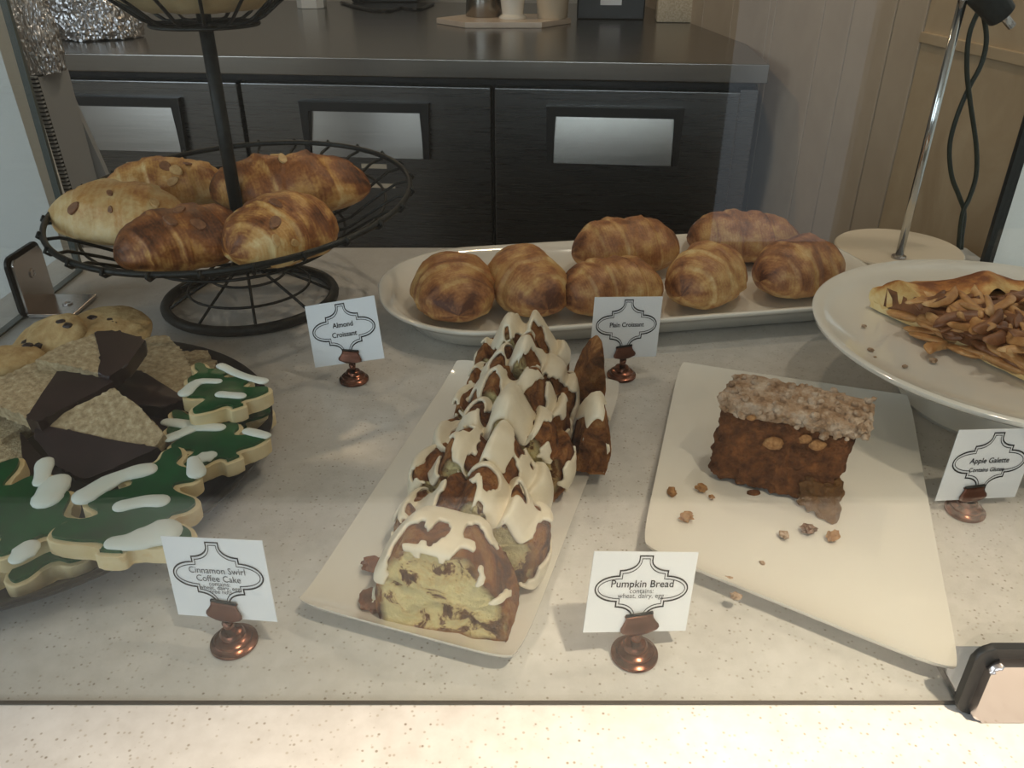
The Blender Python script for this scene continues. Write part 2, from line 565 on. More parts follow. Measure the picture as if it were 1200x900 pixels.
add_box(bm, (2.67, (we.y - 2.97) / 2, 0.41), (0.06, we.y + 2.97, 2.6))
add_box(bm, ((we.x + 2.67) / 2 + 0.03, we.y + 0.03, 0.41), (2.67 - we.x, 0.06, 2.6))
struct(from_bm('wall_side', bm, M['wall_room']))
window_wall('wall_left', (-2.67, 0.65, 0.41), R_(90), 7.3, 2.6, -1.25, 0.49, 1.7, 1.2)

# ------------------------------------------------------------------ serving counter and its glass
ctr = thing('serving_counter', 'speckled pale quartz counter under all the pastries', 'counter', (0, 0.63, -0.04))
bm = bmesh.new()
add_box(bm, (0.01, -0.01, 0.02), (1.30, 0.99, 0.04), bevel=0.003)
from_bm('worktop', bm, M['quartz'], ctr)
box('cabinet_body', (0.01, -0.01, -0.43), (1.24, 0.92, 0.83), M['cabinet'], ctr, bevel=0.004)

gg = thing('glass_guard', 'clear glass screen around the counter with chrome brackets', 'glass screen', (0, 0.323, 0))
YG = 0.323
bm = bmesh.new(); add_box(bm, (0.035, 0, 0.325), (1.23, 0.004, 0.648))
from_bm('front_pane', bm, M['glass'], gg, False)
bm = bmesh.new(); add_box(bm, (-0.583, 0.35, 0.325), (0.006, 0.69, 0.648))
from_bm('side_pane', bm, M['glass'], gg, False)
bm = bmesh.new(); add_box(bm, (0.652, 0.362, 0.325), (0.006, 0.715, 0.648))
from_bm('side_pane', bm, M['glass'], gg, False)
box('bottom_seal', (0.035, 0.0, 0.0008), (1.23, 0.0022, 0.0012), M['seal_dark'], gg)
box('bottom_seal', (-0.583, 0.35, 0.0012), (0.009, 0.69, 0.0024), M['seal'], gg)
box('edge_seal', (-0.583, 0.697, 0.325), (0.008, 0.006, 0.648), M['seal'], gg)
box('edge_seal', (0.652, 0.722, 0.325), (0.014, 0.008, 0.648), M['gasket'], gg)

def round_plate(w, h, r, n=6):
    pts = []
    for (cx, cy, a0) in ((w - r, r, -90), (w - r, h - r, 0), (r, h - r, 90), (r, r, 180)):
        for k in range(n + 1):
            a = R_(a0 + 90 * k / n)
            pts.append((cx + r * math.cos(a), cy + r * math.sin(a)))
    return pts
# bracket outside the front pane (right)
MX = Matrix.Translation((0.2585, -0.003, 0.0)) @ Matrix.Rotation(R_(90), 4, 'X')
def bottomcut(pts): return [(x, max(y, 0.0)) for x, y in pts]
gk = prism('gasket', round_plate(0.09, 0.0535, 0.009), 0, 0.005, M['gasket'], gg, bevel=0.0015, M=MX @ Matrix.Translation((0, -0.008 + 0.0085, 0)))
MX2 = Matrix.Translation((0.2655, -0.008, 0.0)) @ Matrix.Rotation(R_(90), 4, 'X')
br = prism('bracket', round_plate(0.08, 0.0462, 0.006), 0, 0.006, M['chrome'], gg, bevel=0.003, seg=3, M=MX2 @ Matrix.Translation((0, 0.0005, 0)))
box('bracket_foot', (0.304, 0.022, 0.003), (0.08, 0.035, 0.005), M['chrome'], gg, bevel=0.001)
# bracket inside the left end pane
MY = Matrix.Translation((-0.580, 0.545, 0.0)) @ Matrix.Rotation(R_(90), 4, 'Z') @ Matrix.Rotation(R_(90), 4, 'X')
prism('gasket', round_plate(0.072, 0.074, 0.010), 0, 0.004, M['gasket'], gg, bevel=0.001, M=MY @ Matrix.Translation((-0.004, 0.0005, 0)))
MY2 = Matrix.Translation((-0.576, 0.545, 0.0)) @ Matrix.Rotation(R_(90), 4, 'Z') @ Matrix.Rotation(R_(90), 4, 'X')
lb = prism('bracket', round_plate(0.062, 0.070, 0.007), 0, 0.005, M['chrome'], gg, bevel=0.0015, M=MY2 @ Matrix.Translation((0, 0.0005, 0)))
box('bracket_foot', (-0.5460, 0.576, 0.003), (0.055, 0.062, 0.005), M['chrome'], gg, bevel=0.0015)
lathe('screw', [(0, 0.0), (0.006, 0.0), (0.006, 0.0015), (0.0035, 0.0015), (0.003, 0.0005), (0, 0.0005)], M['chrome'], gg, 16, loc=(-0.540, 0.576, 0.0056))
sc_ = lathe('screw', [(0, 0.0), (0.006, 0.0), (0.006, 0.0015), (0.0035, 0.0015), (0.003, 0.0005), (0, 0.0005)], M['chrome'], gg, 16, loc=(-0.5711, 0.576, 0.045))
sc_.rotation_euler = (0, R_(90), 0)

# ------------------------------------------------------------------ white end wall, vent housing on the left
def px_prism(name, pix, y0, depth, mat, parent=None, floor=None, bevel=0.0):
    pts = [PY(px, py, y0) for px, py in pix]
    if floor is not None:
        pts = pts + [Vector((pts[-1].x, y0, floor)), Vector((pts[0].x, y0, floor))]
    return prism(name, [(p.x, p.z) for p in pts], 0, depth, mat, parent, bevel=bevel, M=Matrix.Translation((0, y0 + depth, 0)) @ Matrix.Rotation(R_(90), 4, 'X'))
struct(px_prism('trim_2', [(-150, 420), (-150, -60), (-36, -60), (9, 88), (82, 318)], 1.16, 0.05, M['wall_white'], floor=-0.88))
vh = thing('vent_housing', 'grey sheet metal housing with a black vent grille beside the glass', 'housing', (0, 1.32, -0.88))
g_ = px_prism('side_panel', [(36, 10), (40, 10), (57, 57), (121, 197), (160, 290)], 1.352, 0.012, M['grey_panel'], floor=-0.86)
g2_ = px_prism('body', [(-40, 92), (41, 92), (98, 290)], 1.250, 0.10, M['grey_panel'], floor=-0.86)
g2_.parent = vh; g2_.location = (0, -1.32, 0.88)
g_.parent = vh; g_.location = (0, -1.32, 0.88)
a0, a1, a2, a3 = (PY(p[0], p[1], 1.2495) for p in ((8, 90), (44, 90), (90, 240), (54, 240)))
bm = bmesh.new()
N = 34
for i in range(N):
    t = i / (N - 1)
    l, r = a0.lerp(a3, t), a1.lerp(a2, t)
    add_box(bm, ((l.x + r.x) / 2, 1.2455, (l.z + r.z) / 2), (r.x - l.x, 0.008, abs(a0.z - a3.z) / N * 0.45))
gr = from_bm('grille', bm, M['grey_panel'], vh, False); gr.location = (0, -1.32, 0.88); gr['kind'] = 'stuff'
bk = prism('grille_back', [(p.x, p.z) for p in (a0, a1, a2, a3)], 0, 0.001, M['black'], vh, M=Matrix.Translation((0, 1.2505, 0)) @ Matrix.Rotation(R_(90), 4, 'X'))
bk.location = (0, -1.32, 0.88)

# ------------------------------------------------------------------ steel refrigerator and what stands on it
FR = Vector((0.603, 2.05, 0.0))
FANG = math.atan2(-0.114, 0.993)
fx, fn = Vector((math.cos(FANG), math.sin(FANG), 0)), Vector((math.sin(FANG), -math.cos(FANG), 0))
def fr(px, py):
    h = on_plane(px, py, FR, fn) - FR
    return h.dot(fx), h.z
fridge = thing('counter_refrigerator', 'three door stainless steel refrigerator with a steel worktop', 'refrigerator', FR + Vector((0, 0, -0.88)), (0, 0, FANG))
Z0 = 0.88
WL = fr(60, 80)[0] - 0.3
box('worktop', ((0.012 + WL) / 2, 0.885, 0.102 + Z0), (0.012 - WL, 1.80, 0.044), M['steel_top'], fridge, bevel=0.003)
box('body', ((WL) / 2 + 0.0, 0.90, -0.40 + Z0), (-WL, 1.66, 0.955), M['black'], fridge, bevel=0.003)
box('end_post', (-0.022, 0.045, -0.405 + Z0), (0.044, 0.05, 0.93), M['steel'], fridge, bevel=0.002)
xs = [fr(862, 180)[0], fr(577, 200)[0], fr(281, 130)[0], fr(281, 130)[0] - (fr(577, 200)[0] - fr(281, 130)[0])]
ztop = fr(700, 106)[1]
for i in range(3):
    xr, xl = xs[i] - 0.004, xs[i + 1] + 0.006
    if i == 2: xl = max(xl, WL + 0.01)
    d = box('door', ((xr + xl) / 2, 0.035, (ztop - 0.84) / 2 + Z0), (xr - xl, 0.045, ztop + 0.84), M['steel'], fridge, bevel=0.004)
    dz = (ztop - 0.84) / 2
    # handle: black hood frame around a tilted steel pull panel
    cx = 0.0
    hw = 0.172
    zt, zb = fr(728, 126)[1] - dz, fr(728, 193)[1] - dz
    tk = 0.022
    poly = [(-hw, zt), (hw, zt), (hw - 0.004, zb), (hw - 0.02, zb), (hw - 0.022, zt - tk), (-hw + 0.022, zt - tk), (-hw + 0.02, zb), (-hw + 0.004, zb)]
    prism('handle_hood', [(p[0] + cx, p[1]) for p in poly], 0, 0.02, M['black'], d, bevel=0.002, M=Matrix.Translation((0, -0.0225, 0)) @ Matrix.Rotation(R_(90), 4, 'X'))
    pn = box('handle_panel', (cx, -0.030, (zt - tk + zb) / 2), (2 * hw - 0.044, 0.003, zt - tk - zb), M['steel_top'], d, rot=(R_(-8), 0, 0))
for i, (px, py) in enumerate([(437, 196), (447, 219), (160, 194)]):
    x, z = fr(px, py)
    box('sticker', (x, 0.0115, z + Z0), (0.07, 0.001, 0.012), M['cream_box'], fridge)

ZT = 0.1243
def foil_lump(name, label, base, rx, ry, h, seed, flat=0.3, group=None, cat='foil bundle'):
    t = thing(name, label, cat, base)
    bm = bmesh.new()
    bmesh.ops.create_icosphere(bm, subdivisions=6, radius=1.0)
    for v in bm.verts:
        q = v.co.copy()
        n_ = noise.cell_vector(q * 4.5 + Vector((seed, 0, 0)))
        k = 1 + 0.10 * fbm(q, 2.5, 2, seed) + 0.09 * abs(noise.noise(q * 9 + Vector((seed, 3, 1)))) + 0.05 * abs(noise.noise(q * 21 + Vector((0, seed, 1)))) + 0.03 * noise.noise(q * 40 + Vector((0, seed, 5)))
        z = max(q.z, -flat) * k
        v.co = Vector((q.x * rx * k, q.y * ry * k, (z + flat * 1.02) / (1 + flat) * h))
    z0 = min(v.co.z for v in bm.verts)
    for v in bm.verts: v.co.z -= z0
    from_bm('foil_wrap', bm, M['foil'], t, False, None)
    return t
foil_lump('foil_parcel', 'large crumpled silver foil bundle on the steel worktop', P(120, 44, ZT), 0.118, 0.110, 0.20, 2.0)
foil_lump('foil_parcel', 'smaller silver foil bundle behind the large one', P(34, 24, ZT), 0.085, 0.07, 0.14, 5.0)
fz = PY(26, 57, 1.45)
foil_lump('foil_parcel', 'crumpled clear and silver wrap on top of the vent housing', Vector((PY(24, 92, 1.25).x, 1.298, PY(40, 92, 1.25).z + 0.001)), 0.042, 0.040, 0.13, 8.0, cat='wrap')

# hexagonal board with cups
hb = P(590, 33, ZT) + Vector((0, 0.13, 0))
hexp = [(-0.23, 0.02), (-0.125, -0.13), (0.125, -0.13), (0.23, 0.02), (0.125, 0.17), (-0.125, 0.17)]
tag(prism('serving_board', hexp, 0, 0.018, M['marble'], bevel=0.002, loc=hb), 'pale hexagonal marble board on the steel worktop', 'board')
def cup(name, label, base, prof, mat, cat='cup', handle=None):
    t = thing(name, label, cat, base)
    lathe('body', prof, mat, t, 28)
    return t
zb_ = ZT + 0.0185
def cprof(r0, r1, h, w=0.003):
    return [(0, 0), (r0, 0), (r0 + 0.001, 0.002), (r1, h), (r1 - w, h), (r0 - w, 0.005), (0, 0.005)]
cup('steel_pitcher', 'steel pitcher at the back of the marble board', hb + Vector((-0.07, 0.08, 0.0186)), cprof(0.062, 0.055, 0.12), M['steel_top'])
cup('glass_tumbler', 'white footed tumbler at the front of the marble board', hb + Vector((0.03, -0.01, 0.0186)), [(0, 0), (0.046, 0), (0.047, 0.006), (0.036, 0.014), (0.046, 0.10), (0.043, 0.10), (0.033, 0.018), (0, 0.016)], M['porcelain'])
cup('paper_cup', 'tan cup at the right end of the marble board', hb + Vector((0.165, 0.01, 0.0186)), cprof(0.05, 0.058, 0.12), M['cream_box'])
bx = thing('black_machine', 'black box with a white label on the steel worktop', 'machine', P(715, 23, ZT), (0, 0, FANG))
box('body', (0, 0.09, 0.08), (0.24, 0.18, 0.16), M['black'], bx, bevel=0.006)
box('label', (0.0, -0.001, 0.062), (0.075, 0.002, 0.03), M['card'], bx)
wb = thing('woven_box', 'cream woven box at the right end of the steel worktop', 'box', P(802, 27, ZT), (0, 0, FANG))
bm = bmesh.new()
add_box(bm, (0, 0.08, 0.07), (0.19, 0.15, 0.14), bevel=0.006)
from_bm('body', bm, noisy('woven_cream', [(0.4, rgb(196, 178, 150)), (0.6, rgb(222, 206, 180))], 160, 0.7, bump_s=0.6), wb)
box('rim', (0, 0.08, 0.142), (0.198, 0.158, 0.01), M['cream_box'], wb, bevel=0.003)
wc = thing('white_tub', 'small white tub on the steel worktop behind the upper basket', 'tub', P(366, 9, ZT))
prism('body', [(-0.055, -0.03), (-0.03, -0.055), (0.03, -0.055), (0.055, -0.03), (0.055, 0.03), (0.03, 0.055), (-0.03, 0.055), (-0.055, 0.03)], 0, 0.1, M['wall_white'], wc, bevel=0.003)
box('lid', (0, 0, 0.106), (0.116, 0.116, 0.012), M['wall_white'], wc, bevel=0.003)
am = thing('coffee_grinder', 'dark appliance with a looped cable beside the marble board', 'appliance', P(450, 3, ZT), (0, 0, FANG))
box('body', (0, 0.1, 0.09), (0.30, 0.2, 0.18), M['black'], am, bevel=0.01)
cb = [P(x, y, ZT + 0.006) - P(450, 3, ZT) for x, y in ((400, 3), (425, 10), (452, 13), (470, 9), (490, 11), (508, 4))]
tube('cable', [Matrix.Rotation(-FANG, 3, 'Z') @ p for p in catmull(cb, 5)], 0.006, M['black'], am)

# ------------------------------------------------------------------ display lamp on round foot (back right) and its cord
dl = thing('display_lamp', 'thin metal rod lamp on a round off-white base at the back', 'lamp', (0.544, 1.080, 0))
DB = Vector((0.544, 1.080, 0))
lathe('base', [(0, 0), (0.083, 0), (0.085, 0.002), (0.085, 0.010), (0.083, 0.012), (0, 0.012)], M['disc_white'], dl, 64)
lathe('collar', [(0, 0.012), (0.010, 0.012), (0.0095, 0.015), (0.006, 0.017), (0, 0.017)], M['chrome'], dl, 20, loc=P(1053, 302, 0.012) - DB - Vector((0, 0, 0.012)))
rp = P(1053, 302, 0.012) - DB
tube('rod', [rp + Vector((0, 0, 0.001)), rp + Vector((0, 0, 0.325))], 0.0052, M['acrylic'], dl, 14)
tp = rp + Vector((0, 0, 0.322))
lathe('rod_cap', [(0, 0), (0.008, 0), (0.008, 0.012), (0, 0.012)], M['chrome'], dl, 16, loc=tp + Vector((0, 0, -0.004)))
hd = tube('lamp_head', [tp + Vector((-0.05, 0.0, 0.06)), tp + Vector((0.012, 0.0, 0.012)), tp + Vector((0.05, 0, -0.02))], [0.022, 0.020, 0.016], M['iron'], dl, 18)
tube('lamp_bolt', [tp + Vector((0.04, -0.004, -0.012)), tp + Vector((0.064, -0.004, -0.032))], 0.005, M['chrome'], dl, 10)
yc = 1.10
c1 = [(1148, 10), (1136, 40), (1133, 80), (1137, 120), (1144, 170), (1144, 205), (1136, 232), (1128, 250), (1124, 280), (1123, 306)]
c2 = [(1151, 10), (1156, 45), (1150, 75), (1136, 102), (1122, 135), (1113, 170), (1115, 205), (1124, 230), (1130, 250), (1127, 280), (1126, 306)]
cd = thing('lamp_cord', 'dark green lamp cord hanging in loops by the tan wall', 'cord', PY(1125, 306, yc))
o0 = PY(1125, 306, yc)
for k, c in enumerate((c1, c2)):
    tube('strand', [p - o0 for p in catmull([PY(x, y, yc + 0.007 * k) for x, y in c], 6)], 0.0032, M['cord'], cd, 8)

# ------------------------------------------------------------------ two-tier wire basket
wbk = thing('wire_basket_stand', 'black wire two tier basket stand holding the almond croissants', 'basket stand', (-0.322, 0.92, 0))
BC = Vector((-0.322, 0.92, 0))
bs = tube('base_ring', circle_pts(0.100, 0.006, 56), 0.0062, M['iron'], wbk, 10, True)
tube('base_hoop', circle_pts(0.072, 0.022, 48), 0.0016, M['iron'], wbk, 6, True)
tube('base_hoop', circle_pts(0.044, 0.036, 40), 0.0016, M['iron'], wbk, 6, True)
V, Fc = [], []
add_tube(V, Fc, [(0.0, 0, 0.052), (0.02, 0, 0.047), (0.044, 0, 0.036), (0.072, 0, 0.022), (0.098, 0, 0.008)], 0.0018, 6)
sp0 = mk('base_spoke', V, Fc, M['iron'], wbk)
for i in range(1, 9):
    c = sp0.copy(); link(c, wbk); c.rotation_euler = (0, 0, 2 * math.pi * i / 9 + 0.15)
sp0.rotation_euler = (0, 0, 0.15)
tube('pole', [(0, 0, 0.045), (0, 0, 0.34)], 0.0075, M['iron'], wbk, 16)
def basket(name, zc, rim_r, bot_r, depth, nrib, tilt, hoops, wr_=0.0034):
    e = bpy.data.objects.new(name, None); link(e, wbk)
    e.location = (0, 0, zc); e.rotation_euler = tilt
    tube('rim', circle_pts(rim_r, 0, 84), wr_, M['iron'], e, 8, True)
    def prof(t):   # t 0 rim -> 1 bottom centre
        if t < 0.55:
            s = t / 0.55
            return rim_r + (bot_r - rim_r) * s, -depth * (s ** 1.15)
        s = (t - 0.55) / 0.45
        return bot_r * (1 - s) + 0.006 * s, -depth * (1.0 + 0.04 * s)
    V, Fc = [], []
    pts = [(prof(i / 10)[0], 0, prof(i / 10)[1]) for i in range(11)]
    pts = [(rim_r + 0.002, 0, 0.004), (rim_r + 0.006, 0, -0.001), (rim_r + 0.002, 0, -0.005)] + pts[1:]
    add_tube(V, Fc, pts, 0.0019, 6)
    rib = mk('rib', V, Fc, M['iron'], e)
    for i in range(1, nrib):
        c = rib.copy(); link(c, e); c.rotation_euler = (0, 0, 2 * math.pi * i / nrib)
    for t in hoops:
        r, z = prof(t)
        tube('hoop', circle_pts(r, z - 0.002, 64), 0.0018, M['iron'], e, 6, True)
    return e
BT = (R_(4.5), R_(-2.0), 0)
basket('lower_basket', 0.131, 0.203, 0.120, 0.047, 26, BT, (0.2, 0.55, 0.72, 0.86))
ub = basket('upper_basket', 0.372, 0.135, 0.055, 0.055, 14, (0, 0, 0.1), (0.18, 0.55, 0.8))
# waxed paper lying in the upper basket
V, Fc = [], []
n1, n2 = 48, 8
for j in range(n2 + 1):
    t = j / n2
    for i in range(n1):
        a = 2 * math.pi * i / n1
        r = 0.012 + (0.125 - 0.012) * t + 0.006 * math.sin(5 * a + 1) * t
        z = -0.047 + (0.050 + 0.01 * math.sin(3 * a)) * max(0, (t - 0.4) / 0.6) ** 1.1
        V.append((r * math.cos(a), r * math.sin(a), z + 0.002 * fbm((math.cos(a), math.sin(a), t), 6)))
for j in range(n2):
    for i in range(n1):
        Fc.append((j * n1 + i, j * n1 + (i + 1) % n1, (j + 1) * n1 + (i + 1) % n1, (j + 1) * n1 + i))
Fc.append(tuple(range(n1)))
pp = thing('paper_liner', 'beige waxed paper lining the upper wire basket', 'paper', BC + Vector((0, 0, 0.376)))
o = mk('sheet', V, Fc, M['paper'], pp)
sd = o.modifiers.new('thick', 'SOLIDIFY'); sd.thickness = 0.0012

# ------------------------------------------------------------------ croissants
def croissant(name, label, group, loc, L, W, H, yaw, mat, seed, bend=1.2, layers=3, dark=0.0, roll=0.0, pitch=0.0, bias=0.0, skew=0.10, contrast=1.0, tipw=0.55):
    rnd = random.Random(seed)
    t = thing(name, label, 'croissant', loc, (roll, pitch, yaw), group)
    NU, NV = 88, 44
    V, Fc, bake = [], [], []
    def surf(u, ph, off=0.0):
        s = 2 * u - 1
        tt = abs(s) + skew * math.cos(ph) * (1 if s > 0 else -1) + 0.02 * noise.noise(Vector((ph * 1.3, seed, 0)))
        tt = max(0.0, tt)
        q = tt * layers + 0.25
        fr_ = q - math.floor(q)
        am = 0.085
        saw = (fr_ - 0.5) * am
        if fr_ < 0.07: saw = (0.5 - fr_ / 0.07) * am
        prof = max(0.0, 1 - abs(s) ** 2.5) ** tipw
        prof = max(prof, 0.02 if abs(s) < 1 else 0.0)
        r = prof * (1 + saw)
        n_ = fbm((s * 2, math.cos(ph), math.sin(ph)), 1.5, 2, seed) * 0.14
        fine = fbm((s * 9, math.cos(ph) * 2, math.sin(ph) * 2), 2.2, 2, seed + 3) * 0.025
        r *= 1 + n_ + fine
        ca, sa = math.cos(ph), math.sin(ph)
        y = W / 2 * r * (abs(ca) ** 0.9) * (1 if ca > 0 else -1)
        z = H * 0.62 * r * sa if sa > 0 else H * 0.38 * min(r, 1) * sa * 0.9
        x = s * L / 2
        p = Vector((x, y - bend * x * x, z + H * 0.36 + 0.0))
        pt_ = fbm((s * 1.6, ca, sa), 1.8, 3, seed + 11)
        bk_ = 0.40 + 0.16 * sa + dark + 0.55 * pt_ * contrast
        bk_ += 0.10 * (fr_ - 0.4) * contrast
        st_ = 0.5 + 0.5 * noise.noise(Vector((ph * 1.5, s * 3, seed + 40)))
        if fr_ < 0.16: bk_ -= 0.30 * contrast * st_ * (1 - fr_ / 0.16)
        bk_ += 0.05 * math.sin(q * 50 + 4 * noise.noise(Vector((ph, s * 4, seed)))) * contrast
        bk_ += 0.22 * sm(0.72, 1.0, abs(s))
        bk_ += bias * s
        return p, bk_
    for i in range(NU + 1):
        for k in range(NV):
            p, bb = surf(i / NU, 2 * math.pi * k / NV)
            V.append(p); bake.append(bb)
    for i in range(NU):
        for k in range(NV):
            k2 = (k + 1) % NV
            Fc.append((i * NV + k, i * NV + k2, (i + 1) * NV + k2, (i + 1) * NV + k))
    mk('dough', V, Fc, mat, t, True, {'bake': bake})
    return t, surf

G1 = 'plain croissants on the white platter'
PLAT = Vector((0.145, 0.925, 0)); PROT = R_(10)
zp = 0.0125
def bl(px, py, z=zp):
    return P(px, py, z)
croissant('plain_croissant', 'plain croissant at the left end of the white platter', G1, bl(533, 364), 0.135, 0.094, 0.066, R_(96), M['croissant_plain'], 11, 0.4, 2.6, -0.02, bias=-0.12)
croissant('plain_croissant', 'plain croissant with an orange streak, second from the platter left end', G1, bl(617, 357), 0.145, 0.088, 0.068, R_(106), M['croissant_plain'], 12, 0.5, 2.4, -0.06, bias=-0.08)
croissant('plain_croissant', 'plain croissant lying crosswise behind the small card in the back row', G1, bl(732, 318), 0.142, 0.086, 0.072, R_(6), M['croissant_plain'], 13, -0.6, 2.6, 0.02, skew=0.22)
croissant('plain_croissant', 'plain croissant partly hidden by the plain croissant card', G1, bl(714, 364), 0.125, 0.080, 0.066, R_(14), M['croissant_plain'], 14, 0.8, 2.7, 0.0, skew=0.2, bias=-0.15)
croissant('plain_croissant', 'pale round plain croissant just right of the plain croissant card', G1, bl(824, 353), 0.116, 0.084, 0.070, R_(48), M['croissant_plain'], 15, 0.6, 2.4, -0.08, bias=-0.1)
croissant('plain_croissant', 'plain croissant in the back row at the right end of the platter', G1, bl(868, 305), 0.150, 0.084, 0.068, R_(-14), M['croissant_plain'], 16, -0.8, 2.6, 0.03, skew=0.25)
croissant('plain_croissant', 'reddish brown plain croissant at the right end of the platter front', G1, bl(930, 343), 0.118, 0.088, 0.070, R_(24), M['croissant_plain'], 17, 0.8, 2.4, 0.08, skew=0.2)

G2 = 'almond croissants in the wire basket'
def almonds(t, surf, spots, mats, seed):
    rnd = random.Random(seed)
    for i, (u, ph, sz) in enumerate(spots):
        p, _ = surf(u, ph)
        pu, _ = surf(u + 0.02, ph); pv, _ = surf(u, ph + 0.06)
        n_ = (pu - p).cross(pv - p).normalized()
        c0 = surf(u, 0)[0].lerp(surf(u, math.pi)[0], 0.5)
        if n_.dot(p - c0) < 0: n_ = -n_
        q = n_.to_track_quat('Z', 'Y').to_matrix().to_4x4() @ Matrix.Rotation(rnd.uniform(0, 6), 4, 'Z')
        bm = bmesh.new()
        bmesh.ops.create_cone(bm, cap_ends=True, segments=14, radius1=1, radius2=0.9, depth=0.3)
        for v in bm.verts:
            v.co = Vector((v.co.x * sz * (1 + 0.25 * v.co.x), v.co.y * sz * 0.62, v.co.z * 0.006))
        bmesh.ops.transform(bm, matrix=Matrix.Translation(p + n_ * 0.0008) @ q, verts=bm.verts)
        from_bm('almond_flake', bm, mats[i % len(mats)], t)
A1, A2 = M['almond'], M['almond_brown']
zk = 0.083
HP = math.pi / 2
t, s_ = croissant('almond_croissant', 'pale doughy almond croissant at the left rim of the wire basket', G2, P(150, 283, 0.088), 0.190, 0.098, 0.070, R_(-13), M['croissant_pale'], 21, 0.5, 1.6, 0.04, contrast=0.9, bias=0.08, skew=0.2, tipw=0.95)
almonds(t, s_, [(0.36, 2.55, 0.0095), (0.55, 2.0, 0.005), (0.80, 1.9, 0.008), (0.60, 2.5, 0.004)], [A2, A2, A1], 1)
t, s_ = croissant('almond_croissant', 'golden almond croissant at the back left of the wire basket', G2, P(203, 246, 0.092), 0.160, 0.080, 0.066, R_(2), M['croissant_gold'], 22, 0.5, 2.4, -0.14, contrast=0.8, skew=0.25)
almonds(t, s_, [(0.55, 2.0, 0.010), (0.64, 2.2, 0.010), (0.70, 1.8, 0.009), (0.62, 2.6, 0.008)], [A2, A1], 2)
t, s_ = croissant('almond_croissant', 'long glossy brown almond croissant at the back right of the basket', G2, P(343, 251, 0.096), 0.195, 0.084, 0.074, R_(6), M['croissant_gold'], 23, -1.4, 2.2, 0.06, skew=0.3)
almonds(t, s_, [(0.50, 1.9, 0.008), (0.44, 1.5, 0.008), (0.2, 2.4, 0.006)], [A1], 3)
t, s_ = croissant('almond_croissant', 'dark reddish brown almond croissant at the front of the basket', G2, P(222, 312, 0.088), 0.140, 0.092, 0.064, R_(30), M['croissant_gold'], 24, 0.5, 2.2, 0.17, skew=0.25)
almonds(t, s_, [(0.42, 2.1, 0.009), (0.5, 1.7, 0.008), (0.6, 2.3, 0.009)], [A2], 4)
t, s_ = croissant('almond_croissant', 'rounded golden almond croissant right of the basket pole', G2, P(333, 306, 0.090), 0.130, 0.098, 0.072, R_(52), M['croissant_gold'], 25, 0.4, 2.2, -0.03, contrast=1.2, skew=0.2)
almonds(t, s_, [(0.30, 2.3, 0.009), (0.22, 2.7, 0.007), (0.42, 1.8, 0.008), (0.36, 2.9, 0.006)], [A2, A1], 5)

# ------------------------------------------------------------------ white crockery
def stadium(a, b, r, n=14):
    pts = []
    for (cx, cy, a0) in ((a - r, -b + r, -90), (a - r, b - r, 0), (-a + r, b - r, 90), (-a + r, -b + r, 180)):
        for k in range(n + 1):
            th = R_(a0 + 90 * k / n)
            pts.append((cx + r * math.cos(th), cy + r * math.sin(th)))
    return pts
def loft(name, rings, mat, parent=None, sharp=None):
    V, Fc = [], []
    n = len(rings[0][0])
    for pts, z in rings:
        for i, p in enumerate(pts):
            V.append((p[0], p[1], z(p[0], p[1]) if callable(z) else z))
    for j in range(len(rings) - 1):
        for i in range(n):
            k = (i + 1) % n
            Fc.append((j * n + i, j * n + k, (j + 1) * n + k, (j + 1) * n + i))
    Fc.append(tuple(range(n)))
    Fc.append(tuple((len(rings) - 1) * n + i for i in range(n)))
    return mk(name, V, Fc, mat, parent, True, sharp=sharp)
pt = thing('oval_platter', 'long white rounded platter under the plain croissants', 'platter', PLAT, (0, 0, PROT))
S = stadium
loft('dish', [(S(0.270, 0.098, 0.090), 0.0), (S(0.276, 0.104, 0.095), 0.003), (S(0.285, 0.113, 0.103), 0.016), (S(0.299, 0.127, 0.116), 0.026),
              (S(0.305, 0.133, 0.122), 0.030), (S(0.306, 0.134, 0.123), 0.032), (S(0.304, 0.132, 0.121), 0.0335), (S(0.299, 0.127, 0.116), 0.033), (S(0.289, 0.117, 0.107), 0.026),
              (S(0.279, 0.107, 0.098), 0.016), (S(0.270, 0.098, 0.090), 0.0125), (S(0.255, 0.083, 0.076), 0.0115)], M['porcelain'], pt)

